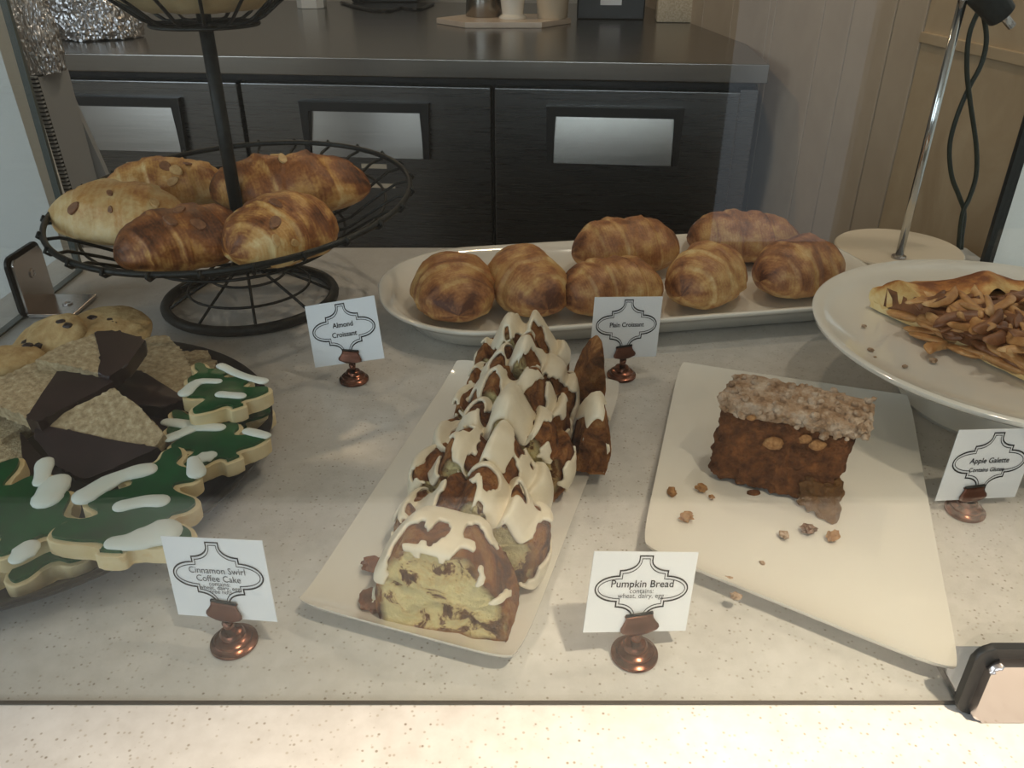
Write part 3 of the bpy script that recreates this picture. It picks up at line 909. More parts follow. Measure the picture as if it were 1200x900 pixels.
# rectangular plates with upswept ends: sheet bent along its length
def rect_plate(name, label, cor, lift, thick=0.006, z0=0.004, power=3.2, edge=0.004):
    # cor: world corners front-left, front-right, back-right, back-left
    c = [Vector((p[0], p[1], 0)) for p in cor]
    o = sum(c, Vector()) / 4
    t = thing(name, label, 'plate', o)
    N1, N2 = 18, 28
    V, Fc = [], []
    def top(u, v):
        uu = 2 * u - 1; vv = 2 * v - 1
        p = (c[0] * (1 - u) + c[1] * u) * (1 - v) + (c[3] * (1 - u) + c[2] * u) * v
        z = z0 + thick + lift * abs(vv) ** power + edge * abs(uu) ** 8 + edge * abs(vv) ** 14
        # soft corners
        return Vector((p.x - o.x, p.y - o.y, z))
    def rc(u):  # denser sampling towards the edges
        return 0.5 - 0.5 * math.cos(math.pi * u) * (1 if True else 0)
    for layer in (0, 1):
        for j in range(N2 + 1):
            for i in range(N1 + 1):
                u, v = rc(i / N1), rc(j / N2)
                uu, vv = 2 * u - 1, 2 * v - 1
                k = 0.03
                # round the corners by pulling them in
                pull = (abs(uu) ** 10) * (abs(vv) ** 10) * 0.018
                p = top(0.5 + (u - 0.5) * (1 - pull * 2), 0.5 + (v - 0.5) * (1 - pull * 1.2))
                if layer:
                    p.z -= thick * (1 - 0.45 * max(abs(uu), abs(vv)) ** 6)
                    p.x *= 0.992; p.y *= 0.994
                V.append(p)
    n = (N1 + 1) * (N2 + 1)
    for layer in (0, 1):
        for j in range(N2):
            for i in range(N1):
                b0 = layer * n + j * (N1 + 1) + i
                Fc.append((b0, b0 + 1, b0 + N1 + 2, b0 + N1 + 1))
    def idx(i, j): return j * (N1 + 1) + i
    loop = [idx(i, 0) for i in range(N1)] + [idx(N1, j) for j in range(N2)] + [idx(i, N2) for i in range(N1, 0, -1)] + [idx(0, j) for j in range(N2, 0, -1)]
    for a, b2 in zip(loop, loop[1:] + loop[:1]):
        Fc.append((a, b2, n + b2, n + a))
    mk('dish', V, Fc, M['porcelain'], t, True, sharp=60)
    # foot ring under the flat middle
    q = [o + (p - o) * 0.45 - o for p in c]
    prism('foot', [(p.x, p.y) for p in q], 0, z0 + 0.0015, M['porcelain'], t)
    return t
zr = 0.022
CK = [P(343, 704, zr), P(603, 774, zr), P(730, 446, zr), P(533, 420, zr)]
rect_plate('long_plate', 'narrow white rectangular plate with upswept ends under the coffee cake', CK, 0.009, power=10, edge=0.003)
PB = [P(750, 645, 0.014), P(1127, 798, 0.014), P(1066, 468, 0.014), P(796, 428, 0.014)]
rect_plate('square_plate', 'wide white plate under the pumpkin bread slice', PB, 0.004)

# cake stand
SC = Vector((0.472, 0.674, 0))
ck = thing('cake_stand', 'white round pedestal plate under the apple galette', 'cake stand', SC)
lathe('plate', [(0, 0.060), (0.07, 0.060), (0.150, 0.064), (0.178, 0.070), (0.1835, 0.0745), (0.184, 0.0775), (0.181, 0.079), (0.172, 0.0745), (0.15, 0.0715), (0, 0.071)], M['porcelain'], ck, 96, 60)
lathe('pedestal', [(0, 0), (0.088, 0), (0.090, 0.004), (0.084, 0.008), (0.062, 0.022), (0.055, 0.04), (0.062, 0.055), (0.085, 0.0605), (0, 0.0605)], M['porcelain'], ck, 72, 50)

# black tray
TC = Vector((-0.4165, 0.569, 0))
tr = thing('round_tray', 'large round black tray under the cookies', 'tray', TC)
lathe('dish', [(0, 0), (0.175, 0), (0.186, 0.003), (0.2035, 0.014), (0.2065, 0.0175), (0.2065, 0.0195), (0.2035, 0.020), (0.190, 0.011), (0.180, 0.006), (0, 0.005)], M['tray'], tr, 96, 60)

# ------------------------------------------------------------------ ceiling downlights
def downlight(label, loc, power, colr, aim=None, spread=150, size=0.11):
    t = thing('ceiling_downlight', label, 'lamp', loc)
    lathe('trim_ring', [(0.055, 0.0), (0.085, 0.0), (0.088, 0.006), (0.085, 0.012), (0.055, 0.012)], M['wall_white'], t, 32)
    l = bpy.data.lights.new('downlight', 'AREA')
    l.shape = 'DISK'; l.size = size; l.energy = power; l.color = colr; l.spread = R_(spread)
    o = bpy.data.objects.new('downlight', l)
    link(o, t)
    o.location = (0, 0, -0.004)
    if aim is not None:
        d = Vector(aim) - Vector(loc)
        o.rotation_euler = d.to_track_quat('-Z', 'Y').to_euler()
    return t
WARM = (1.0, 0.85, 0.68)
downlight('round ceiling lamp above the right end of the counter', (0.60, 0.80, 1.688), 5.4, WARM, (0.1, 0.6, 0))
downlight('round ceiling lamp above the front edge of the counter', (0.50, -0.35, 1.688), 17, (1.0, 0.82, 0.62), (0.26, -0.14, 0), 46)
downlight('round ceiling lamp above the aisle behind the counter', (0.15, 1.55, 1.688), 6.5, (1.0, 0.80, 0.58), (0.45, 1.7, 0))
downlight('round ceiling lamp above the steel worktop', (-0.85, 2.75, 1.688), 9, (1.0, 0.72, 0.44), (-0.9, 2.6, 0))

# ------------------------------------------------------------------ tree cookies on the tray
def tree_outline(rnd):
    half = [(0.085, -0.50), (0.10, -0.43), (0.26, -0.44), (0.43, -0.40), (0.46, -0.31), (0.38, -0.24), (0.25, -0.19), (0.33, -0.14), (0.39, -0.06), (0.35, 0.01), (0.22, 0.05), (0.17, 0.09), (0.26, 0.13), (0.29, 0.21), (0.22, 0.27), (0.10, 0.32), (0.10, 0.40), (0.06, 0.475)]
    half = [(x * (1 + rnd.uniform(-.04, .04)), y + rnd.uniform(-.008, .008)) for x, y in half]
    pts = half + [(0.0, 0.50)] + [(-x * (1 + rnd.uniform(-.04, .04)), y) for x, y in half[::-1]]
    return [(p.x, p.y) for p in catmull([(x, y, 0) for x, y in pts], 4, True)]
def inset(poly, d):
    n = len(poly)
    area_ = sum(poly[i][0] * poly[(i + 1) % n][1] - poly[(i + 1) % n][0] * poly[i][1] for i in range(n))
    sg = 1 if area_ > 0 else -1
    out = []
    for i in range(n):
        a, b2 = Vector(poly[i - 1]), Vector(poly[(i + 1) % n])
        t = (b2 - a).normalized()
        out.append((poly[i][0] - sg * t.y * d * 1.0, poly[i][1] + sg * t.x * d))
    return out
def frame(o, yv, up, roll=0):
    y = yv.normalized()
    x = y.cross(up).normalized()
    z = x.cross(y)
    m = Matrix((x, y, z)).transposed().to_4x4()
    return Matrix.Translation(o) @ m @ Matrix.Rotation(roll, 4, 'Y')
def tree_cookie(label, tail, tz, tip, pz, width, roll, strokes, seed, th=0.0125):
    rnd = random.Random(seed)
    a, b2 = P(*tail, tz), P(*tip, pz)
    L = (b2 - a).length
    M4 = frame((a + b2) / 2, b2 - a, Vector((0, 0, 1)), roll)
    t = thing('tree_cookie', label, 'cookie', M4.translation, M4.to_euler(), 'tree shaped sugar cookies on the black tray')
    ol = [(x * width, y * L) for x, y in tree_outline(rnd)]
    prism('biscuit', ol, 0, th, M['cookie'], t, bevel=0.0028, seg=3, sharp=60)
    prism('green_icing', inset(ol, 0.0036), th - 0.001, th + 0.0026, M['green'], t, bevel=0.0014, seg=3, sharp=70)
    for st in strokes:
        pts = catmull([(x * width, y * L, 0) for x, y, r in st], 4) if len(st) > 1 else None
        rr = [r * L * 1.35 for x, y, r in st]
        if pts is None:
            x, y, r = st[0]
            pts = [Vector((x * width - r * L * .4, y * L, 0)), Vector((x * width, y * L, 0)), Vector((x * width + r * L * .4, y * L, 0))]
            rr = [r * L * .8, r * L, r * L * .8]
        n = len(pts)
        rad = []
        for i in range(n):
            f_ = i / max(n - 1, 1) * (len(rr) - 1)
            i0 = min(int(f_), len(rr) - 1); i1 = min(i0 + 1, len(rr) - 1)
            rad.append((rr[i0] * (1 - f_ + i0) + rr[i1] * (f_ - i0)) * (1 + 0.30 * noise.noise(Vector((pts[i].x * 70, pts[i].y * 70, seed)))))
        # rounded ends
        d0 = (pts[0] - pts[1]).normalized(); d1 = (pts[-1] - pts[-2]).normalized()
        head = [(pts[0] + d0 * rad[0] * k, rad[0] * math.sqrt(max(0, 1 - k * k))) for k in (0.97, 0.8, 0.5)]
        tail_ = [(pts[-1] + d1 * rad[-1] * k, rad[-1] * math.sqrt(max(0, 1 - k * k))) for k in (0.5, 0.8, 0.97)]
        allp = [h[0] for h in head] + pts + [h[0] for h in tail_]
        allr = [h[1] for h in head] + rad + [h[1] for h in tail_]
        V, Fc = [], []
        add_tube(V, Fc, allp, allr, 12)
        V = [Vector((v.x, v.y, v.z * 0.34 + th + 0.0026)) for v in V]
        mk('white_icing', V, Fc, M['white_icing'], t)
    return t
tree_cookie('green tree cookie under the one at the front left, mostly hidden', (-70, 650), 0.007, (114, 668), 0.007, 0.120, 0, [], 31)
tree_cookie('green tree cookie beneath the uppermost one by the tray rim', (288, 520), 0.007, (236, 458), 0.007, 0.080, 0, [], 36)
tree_cookie('green tree cookie at the far left front with round white icing blobs', (-72, 606), 0.021, (108, 640), 0.022, 0.128, R_(4), [
    [(-0.30, 0.08, 0.055), (-0.18, 0.12, 0.065)], [(0.22, 0.30, 0.07)], [(0.30, -0.12, 0.07)], [(-0.45, -0.12, 0.04), (-0.3, -0.02, 0.04)], [(0.02, -0.28, 0.05), (0.1, -0.2, 0.05)]], 32)
tree_cookie('large green tree cookie at the front with four white icing strokes', (132, 668), 0.026, (212, 538), 0.030, 0.108, R_(3), [
    [(-0.38, -0.05, 0.048), (-0.26, 0.13, 0.045), (-0.10, 0.22, 0.05)], [(-0.10, -0.12, 0.045), (0.02, -0.07, 0.042), (0.12, -0.06, 0.05)],
    [(0.0, -0.42, 0.045), (0.10, -0.40, 0.05), (0.25, -0.32, 0.078)], [(0.18, 0.34, 0.035), (0.25, 0.22, 0.045)]], 33)
tree_cookie('green tree cookie with a forked white icing stroke and a white dot', (278, 556), 0.021, (205, 496), 0.022, 0.085, R_(3), [
    [(-0.16, 0.32, 0.04), (-0.02, 0.12, 0.05), (-0.28, 0.08, 0.035)], [(-0.02, 0.12, 0.05), (0.16, -0.02, 0.04)], [(0.34, -0.22, 0.04), (0.42, -0.36, 0.035)], [(-0.18, -0.34, 0.07)]], 34)
tree_cookie('uppermost green tree cookie by the tray rim with three white strokes', (283, 494), 0.034, (232, 440), 0.036, 0.078, R_(2), [
    [(-0.36, -0.02, 0.05), (-0.16, 0.10, 0.042), (0.02, 0.02, 0.035)], [(0.20, 0.28, 0.035), (0.30, 0.0, 0.035), (0.44, -0.20, 0.04)], [(-0.06, -0.22, 0.035), (0.10, -0.34, 0.04)]], 35)

# ------------------------------------------------------------------ chocolate dipped shortbread wedges
G4 = 'chocolate dipped shortbread wedges on the black tray'
def wedge(label, full, choc, anchors, th=0.013, seed=0, rough=0.0016):
    A = [P(x, y, z) for x, y, z in anchors]
    n = (A[1] - A[0]).cross(A[2] - A[0]).normalized()
    if n.z < 0: n = -n
    pts = [on_plane(x, y, A[0], n) for x, y in full]
    c0 = sum(pts, Vector()) / len(pts)
    xa = (pts[0] - c0).normalized()
    ya = n.cross(xa)
    Mx = Matrix((xa, ya, n)).transposed().to_4x4()
    t = thing('shortbread_wedge', label, 'shortbread', c0, Mx.to_euler(), G4)
    def loc2(ps):
        return [((p - c0).dot(xa), (p - c0).dot(ya)) for p in ps]
    def fine(poly, amp, sd):
        out = []
        m_ = len(poly)
        for i in range(m_):
            a, b2 = Vector(poly[i]), Vector(poly[(i + 1) % m_])
            k = max(2, int((b2 - a).length / 0.003))
            for j in range(k):
                p = a.lerp(b2, j / k)
                out.append((p.x + amp * noise.noise(Vector((p.x * 260, p.y * 260, sd))), p.y + amp * noise.noise(Vector((p.x * 260, p.y * 260, sd + 9)))))
        return out
    if full is not choc:
        prism('biscuit', fine(loc2(pts), rough, seed), -th, 0, M['shortbread'], t, bevel=0.0015, sharp=50)
    if choc:
        cp = [on_plane(x, y, A[0], n) for x, y in choc]
        q = loc2(cp)
        cc = sum((Vector(v) for v in q), Vector((0, 0))) / len(q)
        q = [tuple(cc + (Vector(v) - cc) * 1.03) for v in q]
        prism('chocolate_coating', fine(q, 0.0006, seed + 4), -th - 0.0012, 0.0012, M['chocolate'], t, bevel=0.0022, seg=3, sharp=60)
    return t
w7 = [(138, 462), (206, 468), (208, 498), (188, 512), (138, 505)]
wedge('chocolate covered shortbread wedge half hidden behind the front wedge', w7, w7, [(138, 462, .026), (206, 468, .024), (188, 512, .019)], seed=1)
wedge('shortbread wedge at the left edge low in the pile, dark end towards the cookies', [(-40, 515), (25, 508), (50, 540), (42, 588), (-40, 580)], [(24, 507), (52, 540), (80, 572), (45, 594), (30, 560)], [(-40, 515, .030), (50, 540, .026), (-40, 580, .020)], seed=2)
wedge('small tan shortbread piece behind the uppermost tree cookie', [(208, 412), (240, 410), (254, 424), (250, 438), (226, 442), (205, 435)], None, [(208, 412, .022), (254, 424, .020), (226, 442, .019)], seed=3, rough=0.004)
wedge('tan shortbread wedge end at the left edge above the dark one', [(-40, 466), (36, 494), (0, 516), (-40, 512)], None, [(-40, 466, .043), (36, 494, .038), (-40, 512, .034)], seed=4)
wedge('shortbread wedge with tan tip to the right and chocolate below', [(128, 444), (150, 425), (170, 395), (195, 392), (216, 414), (232, 447), (217, 467), (180, 474), (145, 470)], [(128, 442), (165, 435), (217, 468), (190, 478), (146, 472)], [(195, 392, .044), (232, 447, .036), (145, 470, .036)], seed=5)
wedge('front shortbread wedge, tan triangle on top and dark chocolate lower half', [(46, 498), (133, 455), (162, 476), (193, 509), (182, 524), (150, 540), (100, 561), (70, 547), (44, 510)], [(45, 498), (90, 507), (135, 517), (183, 525), (150, 541), (100, 562), (68, 547), (42, 512)], [(46, 498, .049), (193, 509, .046), (100, 561, .026)], seed=6)
wedge('shortbread wedge at the left with its chocolate corner pointing right', [(-40, 462), (5, 440), (40, 424), (77, 424), (130, 449), (97, 467), (46, 494), (33, 489), (-10, 472), (-40, 474)], [(77, 423), (131, 449), (97, 468), (46, 494), (32, 490), (52, 460)], [(-40, 462, .060), (77, 424, .066), (46, 494, .056)], seed=7)
wedge('topmost shortbread wedge, pale tan left half and chocolate right half', [(42, 421), (76, 402), (111, 391), (136, 390), (169, 399), (150, 426), (128, 441), (116, 438), (80, 428)], [(111, 390), (136, 389), (170, 399), (150, 427), (128, 442), (115, 438), (119, 420)], [(42, 421, .076), (169, 399, .074), (116, 438, .068)], seed=8)

# chocolate chip cookies at the back of the tray
def chip_cookie(label, c, z, r, h, rot, seed, chips):
    t = thing('chip_cookie', label, 'cookie', P(c[0], c[1], z), rot, 'chocolate chip cookies at the back of the tray')
    bm = bmesh.new()
    bmesh.ops.create_icosphere(bm, subdivisions=4, radius=1)
    for v in bm.verts:
        q = v.co.copy()
        k = 1 + 0.09 * fbm(q, 2.0, 3, seed)
        v.co = Vector((q.x * r * k, q.y * r * k, (abs(q.z) ** 0.8) * (1 if q.z > 0 else -1) * h / 2 * (1 + 0.25 * fbm(q, 3.5, 2, seed + 5))))
    from_bm('biscuit', bm, M['chip_cookie'], t, True, None)
    rnd = random.Random(seed)
    for i in range(chips):
        a, d = rnd.uniform(0, 6.28), r * rnd.uniform(0.2, 0.75)
        bm = bmesh.new()
        bmesh.ops.create_icosphere(bm, subdivisions=2, radius=0.0042)
        for v in bm.verts: v.co *= 1 + 0.3 * noise.noise(v.co * 300 + Vector((i, seed, 0)))
        o = from_bm('chocolate_chip', bm, M['chocolate'], t)
        o.location = (d * math.cos(a), d * math.sin(a), h / 2 * 0.82)
        o.scale = (1.3, 1, 0.6)
chip_cookie('chocolate chip cookie at the far left edge with a chocolate dipped side', (4, 424), 0.045, 0.036, 0.022, (R_(-8), 0, 0), 41, 4)
chip_cookie('round pale cookie leaning at the back left of the tray', (44, 402), 0.034, 0.033, 0.022, (R_(20), R_(-24), 0), 42, 1)
chip_cookie('pale cookie with a dark chip on top, in the middle of the back row', (66, 396), 0.045, 0.030, 0.024, (R_(25), R_(-10), 0), 43, 3)
chip_cookie('pale broad cookie behind the topmost shortbread wedge', (126, 390), 0.042, 0.042, 0.020, (R_(14), R_(6), 0), 44, 4)

# ------------------------------------------------------------------ coffee cake slices
FA, FB = P(510, 757, 0.013), P(628, 452, 0.013)
cax = (FB - FA); CL = cax.length; cax.normalize()
cyaw = math.atan2(cax.y, cax.x) - HP
def catx(pts, per):
    return [(p.x, p.y) for p in catmull([(x, z, 0) for x, z in pts], per)]
def cake_slice(label, loc, rot, prof, T, seed, ice=0.5, cut=False, sx=1.0, sz=1.0, round_=0.13, allcrust=False):
    rnd = random.Random(seed)
    t = thing('coffee_cake_slice', label, 'cake slice', loc, rot, 'iced coffee cake slices on the narrow plate')
    pr = [(x * sx * (1 + rnd.uniform(-.05, .05)), z * sz * (1 + rnd.uniform(-.05, .05)) if z > 0 else 0) for x, z in prof]
    ol = catx(pr, 9)
    ol = ol + [(ol[-1][0] + (ol[0][0] - ol[-1][0]) * k / 8, 0.0) for k in range(1, 8)]
    ol = [(x, max(z, 0.0)) for x, z in ol]
    n = len(ol); top_n = n - 7
    cx, cz = 0.0, 0.03 * sz
    NR = 14
    V, Fc, cr = [], [], []
    def ring_pt(i, y, s):
        x, z = ol[i]
        return Vector((cx + (x - cx) * s, y, max(0.0, cz + (z - cz) * s)))
    # front cap rings (centre -> edge), sides, back cap rings
    rows = []
    fy = -T / 2
    for k in range(1, 8):
        rows.append(('cap', fy, k / 7 * (1 - round_ * (0.25 if cut else 1))))
    for k in range(NR + 1):
        tt = k / NR
        y = -T / 2 + T * tt
        e = abs(2 * tt - 1)
        if cut and tt < 0.5: s = 1 - round_ * 0.25 * e ** 2.5
        else: s = 1 - round_ * e ** 2.2
        rows.append(('side', y, s))
    for k in range(7, 0, -1):
        rows.append(('cap', T / 2, k / 7 * (1 - round_)))
    for typ, y, s in rows:
        for i in range(n):
            p = ring_pt(i, y, s)
            d = fbm((p.x, p.y, p.z), 70, 3, seed) * 0.0026 + fbm((p.x, p.y, p.z), 240, 2, seed) * 0.0012
            if typ == 'cap':
                d2 = d * 2.4 * (1 if y < 0 else -1)
                p.y += d2
                cr.append(1.0 if s > 0.93 * (1 - round_ * (0.25 if (cut and y < 0) else 1)) else 0.0)
            else:
                q = Vector((p.x - cx, 0, p.z - cz))
                if q.length > 1e-6 and i < top_n: p += q.normalized() * d
                cr.append(1.0)
            p.z = max(p.z, 0.0)
            V.append(p)
    if allcrust: cr = [1.0] * len(cr)
    m_ = len(rows)
    for j in range(m_ - 1):
        for i in range(n):
            k = (i + 1) % n
            Fc.append((j * n + i, j * n + k, (j + 1) * n + k, (j + 1) * n + i))
    Fc.append(tuple(range(n))); Fc.append(tuple((m_ - 1) * n + i for i in range(n)))
    mk('cake', V, Fc, M['crumb'], t, True, {'crust': cr}, sharp=75)
    # icing poured over the top, running down both cut sides
    if ice > 0:
        IV, IF, keep = [], [], {}
        irows = []
        for k in (3, 2, 1):
            irows.append(('front', k))
        for k in range(0, NR + 1):
            irows.append(('side', k))
        for k in (1, 2, 3):
            irows.append(('back', k))
        def mask(i, j):
            x, z = ol[i]
            h = z / (0.085 * sz)
            typ, k = irows[j]
            nz = fbm((x, (j - 3) * 0.0028, z), 42, 2, seed + 20)
            v = ice - 0.5 + (h - 0.45) * 0.55 + nz * 1.7
            if typ == 'side': return v > -0.05 + 0.10 * abs(2 * k / NR - 1)
            drip = noise.noise(Vector((x * 120, seed, 3.0))) * 0.5 + 0.3
            return v > 0.02 and drip > k * 0.22 - 0.1
        for j, (typ, k) in enumerate(irows):
            for i in range(top_n):
                if typ == 'side':
                    tt = k / NR; e = abs(2 * tt - 1); y = -T / 2 + T * tt
                    s = 1 - round_ * (0.25 if (cut and tt < .5) else 1) * e ** (2.5 if (cut and tt < .5) else 2.2)
                    p = ring_pt(i, y, s)
                    q = Vector((p.x - cx, 0, p.z - cz)); q = q.normalized() if q.length else Vector((0, 0, 1))
                    p = p + q * (0.0020 + 0.0012 * fbm((p.x, p.y, p.z), 60, 2, seed + 2)) + Vector((0, (tt - .5) * 0.004, 0))
                else:
                    e0 = (1 - round_ * (0.25 if (cut and typ == 'front') else 1))
                    s = e0 * (1 - 0.085 * k)
                    y = (-T / 2 - 0.0030) if typ == 'front' else (T / 2 + 0.0028)
                    p = ring_pt(i, y, s)
                IV.append(p)
        for j in range(len(irows) - 1):
            for i in range(top_n - 1):
                if all(mask(a, b2) for a, b2 in ((i, j), (i + 1, j), (i + 1, j + 1), (i, j + 1))):
                    IF.append((j * top_n + i, j * top_n + i + 1, (j + 1) * top_n + i + 1, (j + 1) * top_n + i))
        if IF:
            used = sorted({i for f in IF for i in f})
            mp = {a: b2 for b2, a in enumerate(used)}
            o = mk('icing', [IV[i] for i in used], [tuple(mp[i] for i in f) for f in IF], M['icing'], t, True)
            sm_ = o.modifiers.new('flow', 'SMOOTH'); sm_.factor = 0.5; sm_.iterations = 3
            sd = o.modifiers.new('thickness', 'SOLIDIFY'); sd.thickness = 0.0028; sd.offset = -0.2
            ss = o.modifiers.new('soft', 'SUBSURF'); ss.levels = 1; ss.render_levels = 1
    return t
PA = [(-0.043, 0), (-0.048, 0.02), (-0.047, 0.040), (-0.041, 0.050), (-0.034, 0.044), (-0.027, 0.054), (-0.018, 0.073), (-0.010, 0.074), (-0.003, 0.064), (0.005, 0.066), (0.012, 0.078), (0.020, 0.074), (0.029, 0.058), (0.036, 0.048), (0.043, 0.050), (0.050, 0.036), (0.050, 0.02), (0.045, 0)]
PBp = [(-0.045, 0), (-0.052, 0.02), (-0.051, 0.036), (-0.044, 0.047), (-0.036, 0.042), (-0.025, 0.060), (-0.015, 0.066), (-0.008, 0.060), (0.0, 0.074), (0.009, 0.079), (0.017, 0.070), (0.024, 0.058), (0.031, 0.062), (0.040, 0.054), (0.046, 0.044), (0.054, 0.042), (0.056, 0.02), (0.048, 0)]
PF = [(-0.040, 0), (-0.043, 0.02), (-0.041, 0.038), (-0.034, 0.052), (-0.022, 0.068), (-0.010, 0.074), (0.0, 0.067), (0.010, 0.071), (0.020, 0.068), (0.031, 0.050), (0.040, 0.034), (0.044, 0.018), (0.042, 0)]
def cpos(d, side=0.0, z=0.0135):
    px = Vector((cax.y, -cax.x, 0))
    p = FA + cax * d + px * side
    return Vector((p.x, p.y, z))
names = ['front coffee cake slice with its yellow cut face showing', 'second coffee cake slice from the front, heavy icing', 'third coffee cake slice from the front',
         'middle coffee cake slice, fourth from the front', 'fifth coffee cake slice from the front', 'sixth coffee cake slice, second from the back', 'rearmost tall coffee cake slice by the croissant platter']
d = 0.010
spec = [(PF, 0.040, 0.34, 1.0, 0.98, 0.0), (PBp, 0.043, 0.54, 0.98, 0.98, 0.004), (PA, 0.043, 0.56, 1.04, 1.0, -0.002), (PBp, 0.044, 0.54, 1.02, 1.03, 0.002), (PA, 0.044, 0.56, 1.0, 1.03, 0.0), (PBp, 0.044, 0.52, 0.90, 1.05, -0.003), (PA, 0.046, 0.40, 0.86, 1.04, -0.010)]
for i, (pf, T, ice, sx, sz, sd_) in enumerate(spec):
    d += T / 2
    cake_slice(names[i], cpos(d, sd_), (R_(-3 if i else 0), 0, cyaw + R_([0, 4, -3, 3, -4, 2, 5][i])), pf, T, 50 + i * 3, ice, cut=(i == 0), sx=sx, sz=sz)
    d += T / 2 + 0.0035
PR = [(-0.018, 0), (-0.020, 0.02), (-0.016, 0.05), (-0.006, 0.072), (0.003, 0.074), (0.012, 0.055), (0.020, 0.025), (0.020, 0)]
cake_slice('dark brown coffee cake end leaning at the back right of the row', cpos(0.285, 0.052), (0, R_(8), cyaw + R_(14)), PR, 0.030, 91, 0.0, sx=0.8, sz=1.05, allcrust=True)
cake_slice('dark coffee cake fin with a drip of icing, right side of the row', cpos(0.215, 0.0665), (0, R_(6), cyaw + R_(10)), PR, 0.034, 92, 0.30, sx=0.75, sz=0.82, allcrust=True)

# loose crumbs
def crumb(label, pos, r, mat, seed, group):
    bm = bmesh.new()
    bmesh.ops.create_icosphere(bm, subdivisions=3, radius=1)
    for v in bm.verts:
        q = v.co.copy()
        k = 1 + 0.9 * fbm(q, 1.9, 3, seed)
        v.co = Vector((q.x * r * 1.25 * k, q.y * r * k, q.z * r * 0.75 * k))
    z0 = min(v.co.z for v in bm.verts)
    for v in bm.verts: v.co.z -= z0
    o = from_bm('cake_crumb', bm, mat, None, True, 60)
    o.location = pos
    o.rotation_euler = (0, 0, seed * 1.3)
    return tag(o, label, 'crumb', group)
G5 = 'loose coffee cake crumbs on the narrow plate'
crumb('dark crumb on the narrow plate right of the iced cake', P(627, 652, 0.012), 0.0045, M['pumpkin'], 3, G5)
crumb('brown crumb beside the left side of the front coffee cake slice', P(437, 712, 0.012), 0.008, M['crust'], 4, G5)
crumb('small crumb left of the coffee cake, near its second slice', P(438, 668, 0.012), 0.006, M['crust'], 5, G5)
crumb('tan crumb at the back right of the coffee cake', P(684, 466, 0.012), 0.008, M['crumb_tan'], 6, G5)
crumb('tiny crumb on the narrow plate edge at the back right', P(692, 505, 0.012), 0.0025, M['pumpkin'], 7, G5)

# ------------------------------------------------------------------ pumpkin bread slice
def lumpy(name, cor, mat, parent, res, amp, fine, seed, origin, pw=None):
    # cor: 8 corners, bottom FL FR BR BL then top FL FR BR BL
    nx, ny, nz = res
    cor = [Vector(c) - origin for c in cor]
    def tri(u, v, w):
        b0 = (cor[0] * (1 - u) + cor[1] * u) * (1 - v) + (cor[3] * (1 - u) + cor[2] * u) * v
        t0 = (cor[4] * (1 - u) + cor[5] * u) * (1 - v) + (cor[7] * (1 - u) + cor[6] * u) * v
        return b0 * (1 - w) + t0 * w
    bm = bmesh.new()
    seen = {}
    def vert(i, j, k):
        key = (i, j, k)
        if key not in seen:
            u, v, w = i / nx, j / ny, k / nz
            p = tri(u, v, w)
            c = tri(.5, .5, .5)
            # rounding of the corners
            uu, vv, ww = 2 * u - 1, 2 * v - 1, 2 * w - 1
            e = (abs(uu) ** 6) * (abs(vv) ** 6) + (abs(uu) ** 6) * (abs(ww) ** 6) + (abs(vv) ** 6) * (abs(ww) ** 6)
            dirv = (p - c).normalized()
            p = p + (c - p) * 0.06 * min(e, 1.5)
            p += dirv * (fbm(p, 28, 3, seed) * amp + fbm(p, 170, 3, seed + 2) * fine)
            seen[key] = bm.verts.new(p)
        return seen[key]
    def quad(a, b2, c, d_):
        bm.faces.new((vert(*a), vert(*b2), vert(*c), vert(*d_)))
    for i in range(nx):
        for j in range(ny):
            for k in (0, nz): quad((i, j, k), (i + 1, j, k), (i + 1, j + 1, k), (i, j + 1, k))
    for i in range(nx):
        for k in range(nz):
            for j in (0, ny): quad((i, j, k), (i + 1, j, k), (i + 1, j, k + 1), (i, j, k + 1))
    for j in range(ny):
        for k in range(nz):
            for i in (0, nx): quad((i, j, k), (i, j + 1, k), (i, j + 1, k + 1), (i, j, k + 1))
    return from_bm(name, bm, mat, parent, True, None)
zpb = 0.0118
b0, b1 = P(828, 560, zpb), P(968, 596, zpb)
back = Vector((0.022, 0.043, 0))
hgt = 0.064
lean = Vector((0.004, 0.006, 0))
ps = thing('pumpkin_bread_slice', 'thick brown pumpkin bread slice with streusel on the wide plate', 'cake slice', (b0 + b1) / 2)
og = (b0 + b1) / 2
wide = (b1 - b0).normalized()
t0, t1 = b0 + Vector((0, 0, hgt)) + lean, b1 + wide * 0.008 + Vector((0, 0, hgt)) + lean
lumpy('bread', [b0, b1, b1 + back, b0 + back, t0, t1, t1 + back, t0 + back], M['pumpkin'], ps, (64, 26, 36), 0.004, 0.0055, 3, og)
st = Vector((0, 0, 0.013))
ex = 0.004
s4 = [t0 - wide * ex * .2 + Vector((0, -.0005, -.004)), t1 + wide * ex + Vector((0, -.001, -.004)), t1 + back + wide * ex + Vector((0, 0, -.004)), t0 + back + Vector((0, 0, -.004))]
lumpy('streusel_layer', s4 + [p + st for p in s4], M['streusel'], ps, (64, 30, 16), 0.005, 0.006, 8, og)
rnd = random.Random(5)
bm = bmesh.new()
